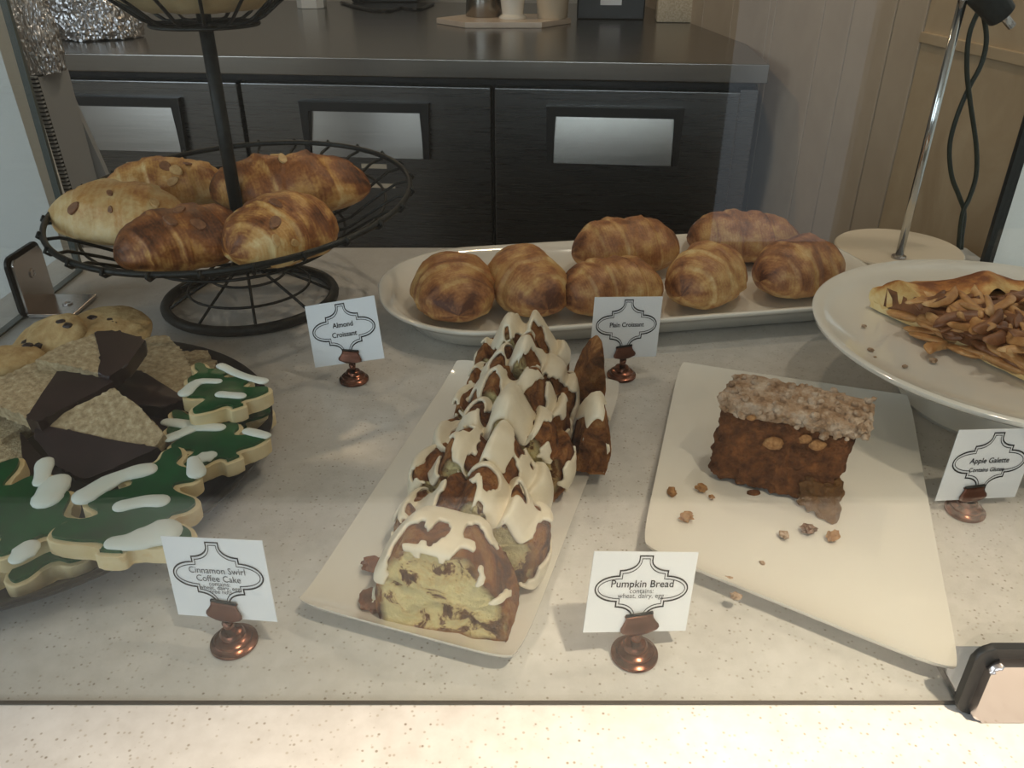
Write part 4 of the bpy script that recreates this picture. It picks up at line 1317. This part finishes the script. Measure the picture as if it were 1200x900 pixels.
for i in range(150):
    u, v = rnd.random(), rnd.random()
    p = (s4[0] * (1 - u) + s4[1] * u) * (1 - v) + (s4[3] * (1 - u) + s4[2] * u) * v + st * rnd.uniform(0.85, 1.1) - og
    if i % 4 == 0:
        p = s4[1].lerp(s4[2], v) + wide * 0.001 + st * rnd.uniform(0.0, 1.0) - og
    if i % 9 == 0:
        p = s4[0].lerp(s4[1], u) + Vector((0, -0.001, 0)) + st * rnd.uniform(0.0, 0.9) - og
    r = rnd.uniform(0.0012, 0.0036)
    rr = bmesh.ops.create_icosphere(bm, subdivisions=2, radius=r)
    for v_ in rr['verts']:
        v_.co = v_.co * (1 + 0.6 * noise.noise(v_.co * 420 + Vector((i, 0, 0)))) + p
o = from_bm('streusel_clumps', bm, M['streusel'], ps, True, None); o['kind'] = 'stuff'
# torn lower corner and lumps sticking to the cut face
k0 = P(950, 588, zpb); 
lumpy('torn_corner', [P(930, 592, zpb), P(975, 611, zpb), P(985, 590, zpb), P(940, 578, zpb)] + [P(932, 590, zpb) + Vector((0.002, 0.004, 0.020)), P(972, 606, zpb) + Vector((0.004, 0.004, 0.024)), P(985, 588, zpb) + Vector((0, 0, 0.024)), P(940, 578, zpb) + Vector((0, 0, 0.022))], M['pumpkin_wet'], ps, (24, 16, 18), 0.010, 0.007, 12, og)
for i, (px, py, r) in enumerate([(905, 517, 0.0050), (943, 513, 0.0034), (909, 521, 0.003), (882, 577, 0.004), (957, 520, 0.0042), (880, 488, 0.0025)]):
    fpl = on_plane(px, py, b0, Vector((wide.y, -wide.x, 0.09)).normalized())
    o = None
    bm = bmesh.new()
    bmesh.ops.create_icosphere(bm, subdivisions=3, radius=1)
    for v in bm.verts:
        q = v.co.copy(); k = 1 + 0.4 * fbm(q, 1.6, 3, i + 30)
        v.co = Vector((q.x * r * 1.5 * k, q.y * r * 0.8 * k, q.z * r * k))
    o = from_bm('streusel_lump', bm, M['crumb_tan'] if i != 3 else M['pumpkin'], ps, True, 60)
    o.location = fpl - og + Vector((0, -0.002, 0))
G6 = 'loose pumpkin bread crumbs on the wide plate'
for lab, px, py, r, mt in [('dark brown crumb just in front of the pumpkin bread slice', 947, 624, 0.0042, 'pumpkin'), ('tan crumb in front right of the pumpkin bread slice', 975, 632, 0.0040, 'crumb_tan'),
                           ('pale flat crumb left of the dark brown crumb', 918, 630, 0.0032, 'streusel'), ('tan crumb near the lower left corner of the pumpkin slice', 822, 575, 0.0036, 'crumb_tan'),
                           ('orange crumb at the left edge of the wide plate', 804, 610, 0.0042, 'crumb_tan'), ('tiny orange crumb below the left corner of the pumpkin slice', 834, 584, 0.0019, 'crumb_tan'),
                           ('crumb at the left plate edge nearest the slice', 787, 580, 0.0036, 'crumb_tan'), ('small pale crumb in the middle of the wide plate', 893, 661, 0.0016, 'streusel'),
                           ('tan crumb on the front part of the wide plate', 854, 683, 0.0030, 'streusel'), ('pale crumb right above the pumpkin bread card', 862, 702, 0.0030, 'streusel')]:
    crumb(lab, P(px, py, 0.0112), r, M[mt], px * 0.37, G6)

# ------------------------------------------------------------------ apple galette
GC = Vector((0.440, 0.560, 0.0725))
GR = 0.200
ga = thing('apple_galette', 'cut apple galette with folded golden crust on the white cake stand', 'galette', GC)
A0, A1_ = R_(115), R_(24)
# base sheet
NB = 40
poly = [(0.0, 0.0)] + [(GR * 0.985 * math.cos(A0 + (A1_ - A0) * i / NB), GR * 0.985 * math.sin(A0 + (A1_ - A0) * i / NB)) for i in range(NB + 1)]
V, Fc, bk_ = [], [], []
prof_n = 22
def rimprof(s, th):
    # folded edge: from the base outward, up and back over the filling
    pl = 0.5 + 0.5 * math.sin(th * 17 + 1.5 * math.sin(th * 5))
    hh = 0.037 + 0.006 * math.sin(th * 9 + 1) + 0.004 * pl
    wdt = 0.056 + 0.012 * math.sin(th * 11 + 2)
    if s < 0.35:
        a = -HP + (s / 0.35) * math.pi * 0.75
        return GR - 0.016 + 0.016 * math.cos(a), 0.014 + 0.013 * math.sin(a)
    t_ = (s - 0.35) / 0.65
    r = GR - 0.011 - t_ * wdt
    z = 0.024 + (hh - 0.024) * math.sin(min(1, t_ * 1.6) * HP) - 0.014 * t_ * t_
    return r, z + 0.003 * pl * t_
NT = 90
for j in range(prof_n + 1):
    for i in range(NT + 1):
        th = A0 + (A1_ - A0) * i / NT
        r, z = rimprof(j / prof_n, th)
        nzz = fbm((r * math.cos(th), r * math.sin(th), z), 45, 3, 4)
        V.append(Vector((r * math.cos(th), r * math.sin(th), max(z + nzz * 0.003, 0.0005))))
        s = j / prof_n
        bk_.append(0.40 + 0.45 * sm(0.2, 0.45, s) * (1 - sm(0.55, 0.95, s)) + nzz * 0.8)
for j in range(prof_n):
    for i in range(NT):
        Fc.append((j * (NT + 1) + i, j * (NT + 1) + i + 1, (j + 1) * (NT + 1) + i + 1, (j + 1) * (NT + 1) + i))
Fc.append(tuple(j * (NT + 1) for j in range(prof_n + 1)))
Fc.append(tuple(j * (NT + 1) + NT for j in range(prof_n + 1)))
o = mk('folded_crust', V, Fc, M['dough'], ga, True, {'bake': bk_}, sharp=70)
# bottom crust as a lumpy sheet
def sector_sheet(name, r1, z0, z1, mat, amp, seed, attr, nr=26, nt=60):
    V, Fc, at_ = [], [], []
    for lay, z in ((0, z0), (1, z1)):
        for j in range(nr + 1):
            for i in range(nt + 1):
                th = A0 + (A1_ - A0) * i / nt
                r = 0.004 + (r1 - 0.004) * j / nr
                p = Vector((r * math.cos(th), r * math.sin(th), z))
                if i in (0, nt):
                    p += Vector((noise.noise(p * 120 + Vector((seed, 0, 0))), noise.noise(p * 120 + Vector((0, seed, 0))), 0)) * 0.002
                p.z += fbm(p, 60, 3, seed) * amp * (1 if lay else 0.2)
                V.append(p); at_.append(attr + 0.5 * fbm(p, 30, 2, seed))
    n = (nr + 1) * (nt + 1)
    for lay in (0, 1):
        for j in range(nr):
            for i in range(nt):
                b_ = lay * n + j * (nt + 1) + i
                Fc.append((b_, b_ + 1, b_ + nt + 2, b_ + nt + 1))
    for i in range(nt):
        for j in (0, nr):
            b_ = j * (nt + 1) + i
            Fc.append((b_, b_ + 1, n + b_ + 1, n + b_))
    for j in range(nr):
        for i in (0, nt):
            b_ = j * (nt + 1) + i
            Fc.append((b_, b_ + nt + 1, n + b_ + nt + 1, n + b_))
    return mk(name, V, Fc, mat, ga, True, {'bake': at_}, sharp=60)
sector_sheet('bottom_crust', GR - 0.004, 0.0005, 0.0075, M['dough'], 0.002, 3, 0.22)
sector_sheet('filling', GR - 0.020, 0.0076, 0.025, M['apple_dark'], 0.006, 9, 0.5)
rnd = random.Random(77)
def apple_slice(p, yaw, tilt, roll, L, wd, th_, mat):
    V, Fc = [], []
    n1, n2 = 14, 10
    for i in range(n1 + 1):
        s = 2 * i / n1 - 1
        e_ = max(0.03, 1 - s ** 4) ** 0.5
        w_ = wd * e_ * (1 + 0.12 * noise.noise(Vector((s * 2, L * 900, wd * 700))))
        cxx = s * L / 2; cyy = -0.5 * s * s * L * 0.30 + 0.0016 * noise.noise(Vector((s * 3, L * 900, 1.0)))
        for k in range(n2):
            a = 2 * math.pi * k / n2
            V.append(Vector((cxx, cyy + w_ / 2 * math.cos(a), th_ / 2 * e_ * math.sin(a) * (1.0 if math.cos(a) < 0 else 0.55))))
    for i in range(n1):
        for k in range(n2):
            Fc.append((i * n2 + k, i * n2 + (k + 1) % n2, (i + 1) * n2 + (k + 1) % n2, (i + 1) * n2 + k))
    Fc.append(tuple(range(n2))); Fc.append(tuple(n1 * n2 + k for k in range(n2)))
    o = mk('apple_slice', V, Fc, mat, ga)
    o.location = p; o.rotation_euler = (roll, tilt, yaw)
for i in range(150):
    th = A1_ + (A0 - A1_) * rnd.random() ** 0.85
    r = (GR - 0.045) * math.sqrt(rnd.uniform(0.03, 1.0))
    z = 0.021 + rnd.uniform(0, 0.011) + 0.005 * fbm((r * math.cos(th), r * math.sin(th), 0), 30, 2, 5)
    apple_slice((r * math.cos(th), r * math.sin(th), z), rnd.gauss(0.5, 0.9) + (math.pi if rnd.random() < .5 else 0), rnd.uniform(-.2, .2), rnd.uniform(-.8, .8), rnd.uniform(0.036, 0.060), rnd.uniform(0.009, 0.014), rnd.uniform(0.006, 0.009), M['apple_dark'] if rnd.random() < (0.75 if th < A0 - 0.5 else 0.5) else M['apple_tan'])
# slices slumping out along the cut
cd_ = Vector((math.cos(A0), math.sin(A0), 0)); cn = Vector((-cd_.y, cd_.x, 0))
for i in range(22):
    r = rnd.uniform(0.015, 0.165)
    apple_slice(cd_ * r + cn * rnd.uniform(-0.004, 0.006) + Vector((0, 0, rnd.uniform(0.008, 0.018))), A0 + rnd.uniform(-.5, .5), rnd.uniform(-.2, .2), rnd.uniform(-.6, .6), rnd.uniform(0.03, 0.05), rnd.uniform(0.008, 0.012), 0.0095, M['apple_tan'] if r > 0.11 or rnd.random() < .6 else M['apple_dark'])
for p, yw in [((0.115, -0.018), 2.2), ((0.10, -0.024), 0.6), ((0.085, -0.012), 1.9), ((0.125, -0.008), 2.6)]:
    q = cd_ * (p[0]) + cn * (-p[1])
    apple_slice((q.x, q.y, 0.0055), yw, 0.1, 0.2, 0.036, 0.012, 0.007, M['apple_tan'])
G7 = 'loose flakes on the cake stand'
for lab, px, py, r in [('pale flake on the cake stand, nearest its left rim', 1012, 384, .0018), ('pale flake on the cake stand, larger one in the lower left', 1020, 412, .0022), ('dark speck on the cake stand under the lower left flake', 1025, 420, .0013), ('pale flake on the cake stand nearest the front', 1060, 431, .0018), ('flat pale flake on the cake stand below the cut edge', 1093, 425, .0026)]:
    crumb(lab, P(px, py, 0.0716), r, M['streusel'], px * .21, G7)

# ------------------------------------------------------------------ cards and holders
def quatrefoil(hw, hh, d=0.0):
    k = hw / 285.0; kv = hh / 205.0
    n_ = 43 - d * 0.9
    q = [(0, 205 - d), (n_, 205 - d)]
    for i in range(0, 9):                      # concave sweep from the neck to the first step
        a = i / 8 * HP
        q.append((n_ + (150 - d - n_) * (1 - math.cos(a)), 175 - (60 + d) * math.sin(a)))
    q.append((150 - d, 82 - d))
    for i in range(1, 12):
        a = HP - HP * i / 11
        q.append((150 - d + 135 * math.cos(a), (82 - d) * math.sin(a)))
    pts = list(q)
    pts += [(x, -y) for x, y in q[::-1][1:]]
    pts += [(-x, -y) for x, y in q[1:]]
    pts += [(-x, y) for x, y in q[::-1][1:-1]]
    return [(x * k, y * kv) for x, y in pts]
def band(name, d0, d1, hw, hh, cz, mat, parent, y):
    a, b2 = quatrefoil(hw, hh, d0), quatrefoil(hw, hh, d1)
    n = len(a)
    V = [(p[0], y, p[1] + cz) for p in a] + [(p[0], y, p[1] + cz) for p in b2]
    Fc = [(i, (i + 1) % n, n + (i + 1) % n, n + i) for i in range(n)]
    return mk(name, V, Fc, mat, parent, False, recalc=False)
def text_mesh(body, size, mat, parent, x, z, y, bold=0.0, shear=0.0):
    cu = bpy.data.curves.new('lettering', 'FONT')
    cu.body = body; cu.size = size; cu.align_x = 'CENTER'; cu.align_y = 'CENTER'
    cu.offset = bold; cu.resolution_u = 3; cu.shear = shear
    tmp = bpy.data.objects.new('lettering_tmp', cu)
    col.objects.link(tmp)
    bpy.context.view_layer.update()
    me = bpy.data.meshes.new_from_object(tmp.evaluated_get(bpy.context.evaluated_depsgraph_get()))
    bpy.data.objects.remove(tmp)
    me.materials.clear(); me.materials.append(mat)
    o = bpy.data.objects.new('lettering', me)
    link(o, parent)
    o.location = (x, y, z); o.rotation_euler = (HP, 0, 0)
    return o
def rot_card(ax, ay, az):
    return Matrix.Rotation(az, 3, 'Z') @ Matrix.Rotation(ax, 3, 'X') @ Matrix.Rotation(ay, 3, 'Y')
def card_set(clabel, hlabel, base, q, lines):
    w, ax, ay, az, zc, u, asp = q
    h = w * asp
    b_ = Vector(base)
    R3 = rot_card(ax, ay, az)
    clip = b_ + Vector((0, 0, zc))
    # card: origin at its bottom middle
    org = clip + R3 @ Vector((-u, 0, -0.010))
    c = thing('name_card', clabel, 'card', org, R3.to_euler(), 'printed name cards in copper clips')
    box('sheet', (0, 0, h / 2), (w, 0.0006, h), M['card'], c)
    y = -0.0006
    s = w / 0.073
    hw, hh = w * 0.452, h * 0.415
    cz = h * 0.545
    band('outer_border', 0, 9, hw, hh, cz, M['ink'], c, y)
    band('inner_border', 19, 24, hw, hh, cz, M['ink'], c, y)
    for body, sz, zz, bold, mt in lines:
        o = text_mesh(body, sz * w, M[mt], c, 0, cz + zz * w, y - 0.0001, bold * w)
    # holder
    hd_ = thing('card_holder', hlabel, 'card holder', b_, (0, 0, az), 'copper card holders')
    lathe('base', [(0, 0), (0.0142, 0), (0.0150, 0.0012), (0.0148, 0.003), (0.0125, 0.0042), (0.0118, 0.0050), (0.0116, 0.0066), (0.0098, 0.0080), (0.0080, 0.0086), (0.0078, 0.0100), (0.0066, 0.0118), (0.0045, 0.0126), (0, 0.0126)], M['copper'], hd_, 40, 30)
    up = R3 @ Vector((0, 0, 1))
    Rl = Matrix.Rotation(-az, 3, 'Z')
    cl = Rl @ (clip - b_)
    e0 = cl + Rl @ R3 @ Vector((0, -0.002, -0.012))
    tube('stem', [Vector((0, 0, 0.0115)), Vector((0, 0, 0.0115)).lerp(e0, 0.5) + Vector((0, 0.0, 0)), e0], [0.0034, 0.0030, 0.0034], M['copper'], hd_, 14)
    Mloc = Matrix.Translation(cl) @ (Rl @ R3 @ Matrix.Rotation(-ay * 0.75, 3, 'Y')).to_4x4()
    def plate_(y0, bend, nm):
        # flared clip jaw: narrow lip at the top, wings at half height, waist at the stem
        prof = [(0.0092, 0.0050, -0.0014), (0.0089, 0.0038, -0.0030), (0.0092, 0.0022, -0.0028), (0.0108, -0.0005, -0.0030), (0.0124, -0.0024, -0.0036), (0.0126, -0.0042, -0.0040), (0.0112, -0.0056, -0.0042), (0.0076, -0.0064, -0.0042), (0.0040, -0.0076, -0.0036)]
        V, Fc = [], []
        nx = 10
        for hw_, z, yy in prof:
            for k in range(nx + 1):
                x = -hw_ + 2 * hw_ * k / nx
                V.append(Vector((x, (yy + 0.0010 * (x / 0.012) ** 2) * bend, z)))
        for j in range(len(prof) - 1):
            for k in range(nx):
                a = j * (nx + 1) + k
                Fc.append((a, a + 1, a + nx + 2, a + nx + 1))
        V = [Mloc @ (v + Vector((0, 0, -0.003))) for v in V]
        o = mk(nm, V, Fc, M['copper_dark'], hd_)
        sd = o.modifiers.new('thickness', 'SOLIDIFY'); sd.thickness = 0.0009
    plate_(0, 1, 'clip_jaw'); plate_(0, -1, 'clip_jaw')
    V, Fc = [], []
    add_tube(V, Fc, [Mloc @ Vector((-0.0088, -0.0020, 0.0024)), Mloc @ Vector((0.0088, -0.0020, 0.0024))], 0.0010, 8)
    mk('clip_lip', V, Fc, M['iron'], hd_)
CARDS = [
 ('white card reading Pumpkin Bread in front of the wide plate', 'copper card holder in front of the wide pumpkin bread plate', (0.0774, 0.3595, 0), (0.0681, -0.2844, 0.187, 0.2488, 0.0338, 0.0006, 0.7708),
  [('Pumpkin Bread', 0.100, 0.045, 0.0008, 'ink'), ('contains:', 0.066, -0.022, 0, 'ink_grey'), ('wheat, dairy, egg', 0.066, -0.068, 0, 'ink_grey')]),
 ('white card reading Cinnamon Swirl Coffee Cake beside the black tray', 'copper card holder nearest the black tray', (-0.1787, 0.3693, 0), (0.0711, -0.2032, -0.1417, -0.256, 0.0346, 0.0008, 0.7775),
  [('Cinnamon Swirl', 0.088, 0.042, 0.0, 'ink_grey'), ('Coffee Cake', 0.088, -0.036, 0.0, 'ink_grey'), ('contains:', 0.060, -0.086, 0, 'ink_grey'), ('wheat, dairy, egg,', 0.060, -0.124, 0, 'ink_grey'), ('tree nuts', 0.060, -0.162, 0, 'ink_grey')]),
 ('white card reading Almond Croissant beside the wire basket foot', 'copper card holder beside the wire basket foot', (-0.1612, 0.717, 0), (0.0773, -0.356, -0.2531, -0.281, 0.032, 0.0036, 0.8099),
  [('Almond', 0.092, 0.06, 0.0014, 'ink'), ('Croissant', 0.092, -0.065, 0.0014, 'ink')]),
 ('white card reading Plain Croissant in front of the platter', 'copper card holder in front of the croissant platter', (0.1126, 0.726, 0), (0.0775, -0.1922, 0.145, 0.393, 0.0326, -0.0009, 0.8056),
  [('Plain Croissant', 0.084, 0.0, 0.0014, 'ink')]),
 ('white card reading Apple Galette at the right edge', 'copper card holder in front of the cake stand at the right edge', (0.3574, 0.5038, 0), (0.0762, -0.0962, 0.1239, 0.2431, 0.0236, -0.0065, 0.7967),
  [('Apple Galette', 0.086, 0.012, 0.0012, 'ink'), ('Contains Gluten', 0.066, -0.092, 0.0012, 'ink')]),
]
for c in CARDS: card_set(*c)
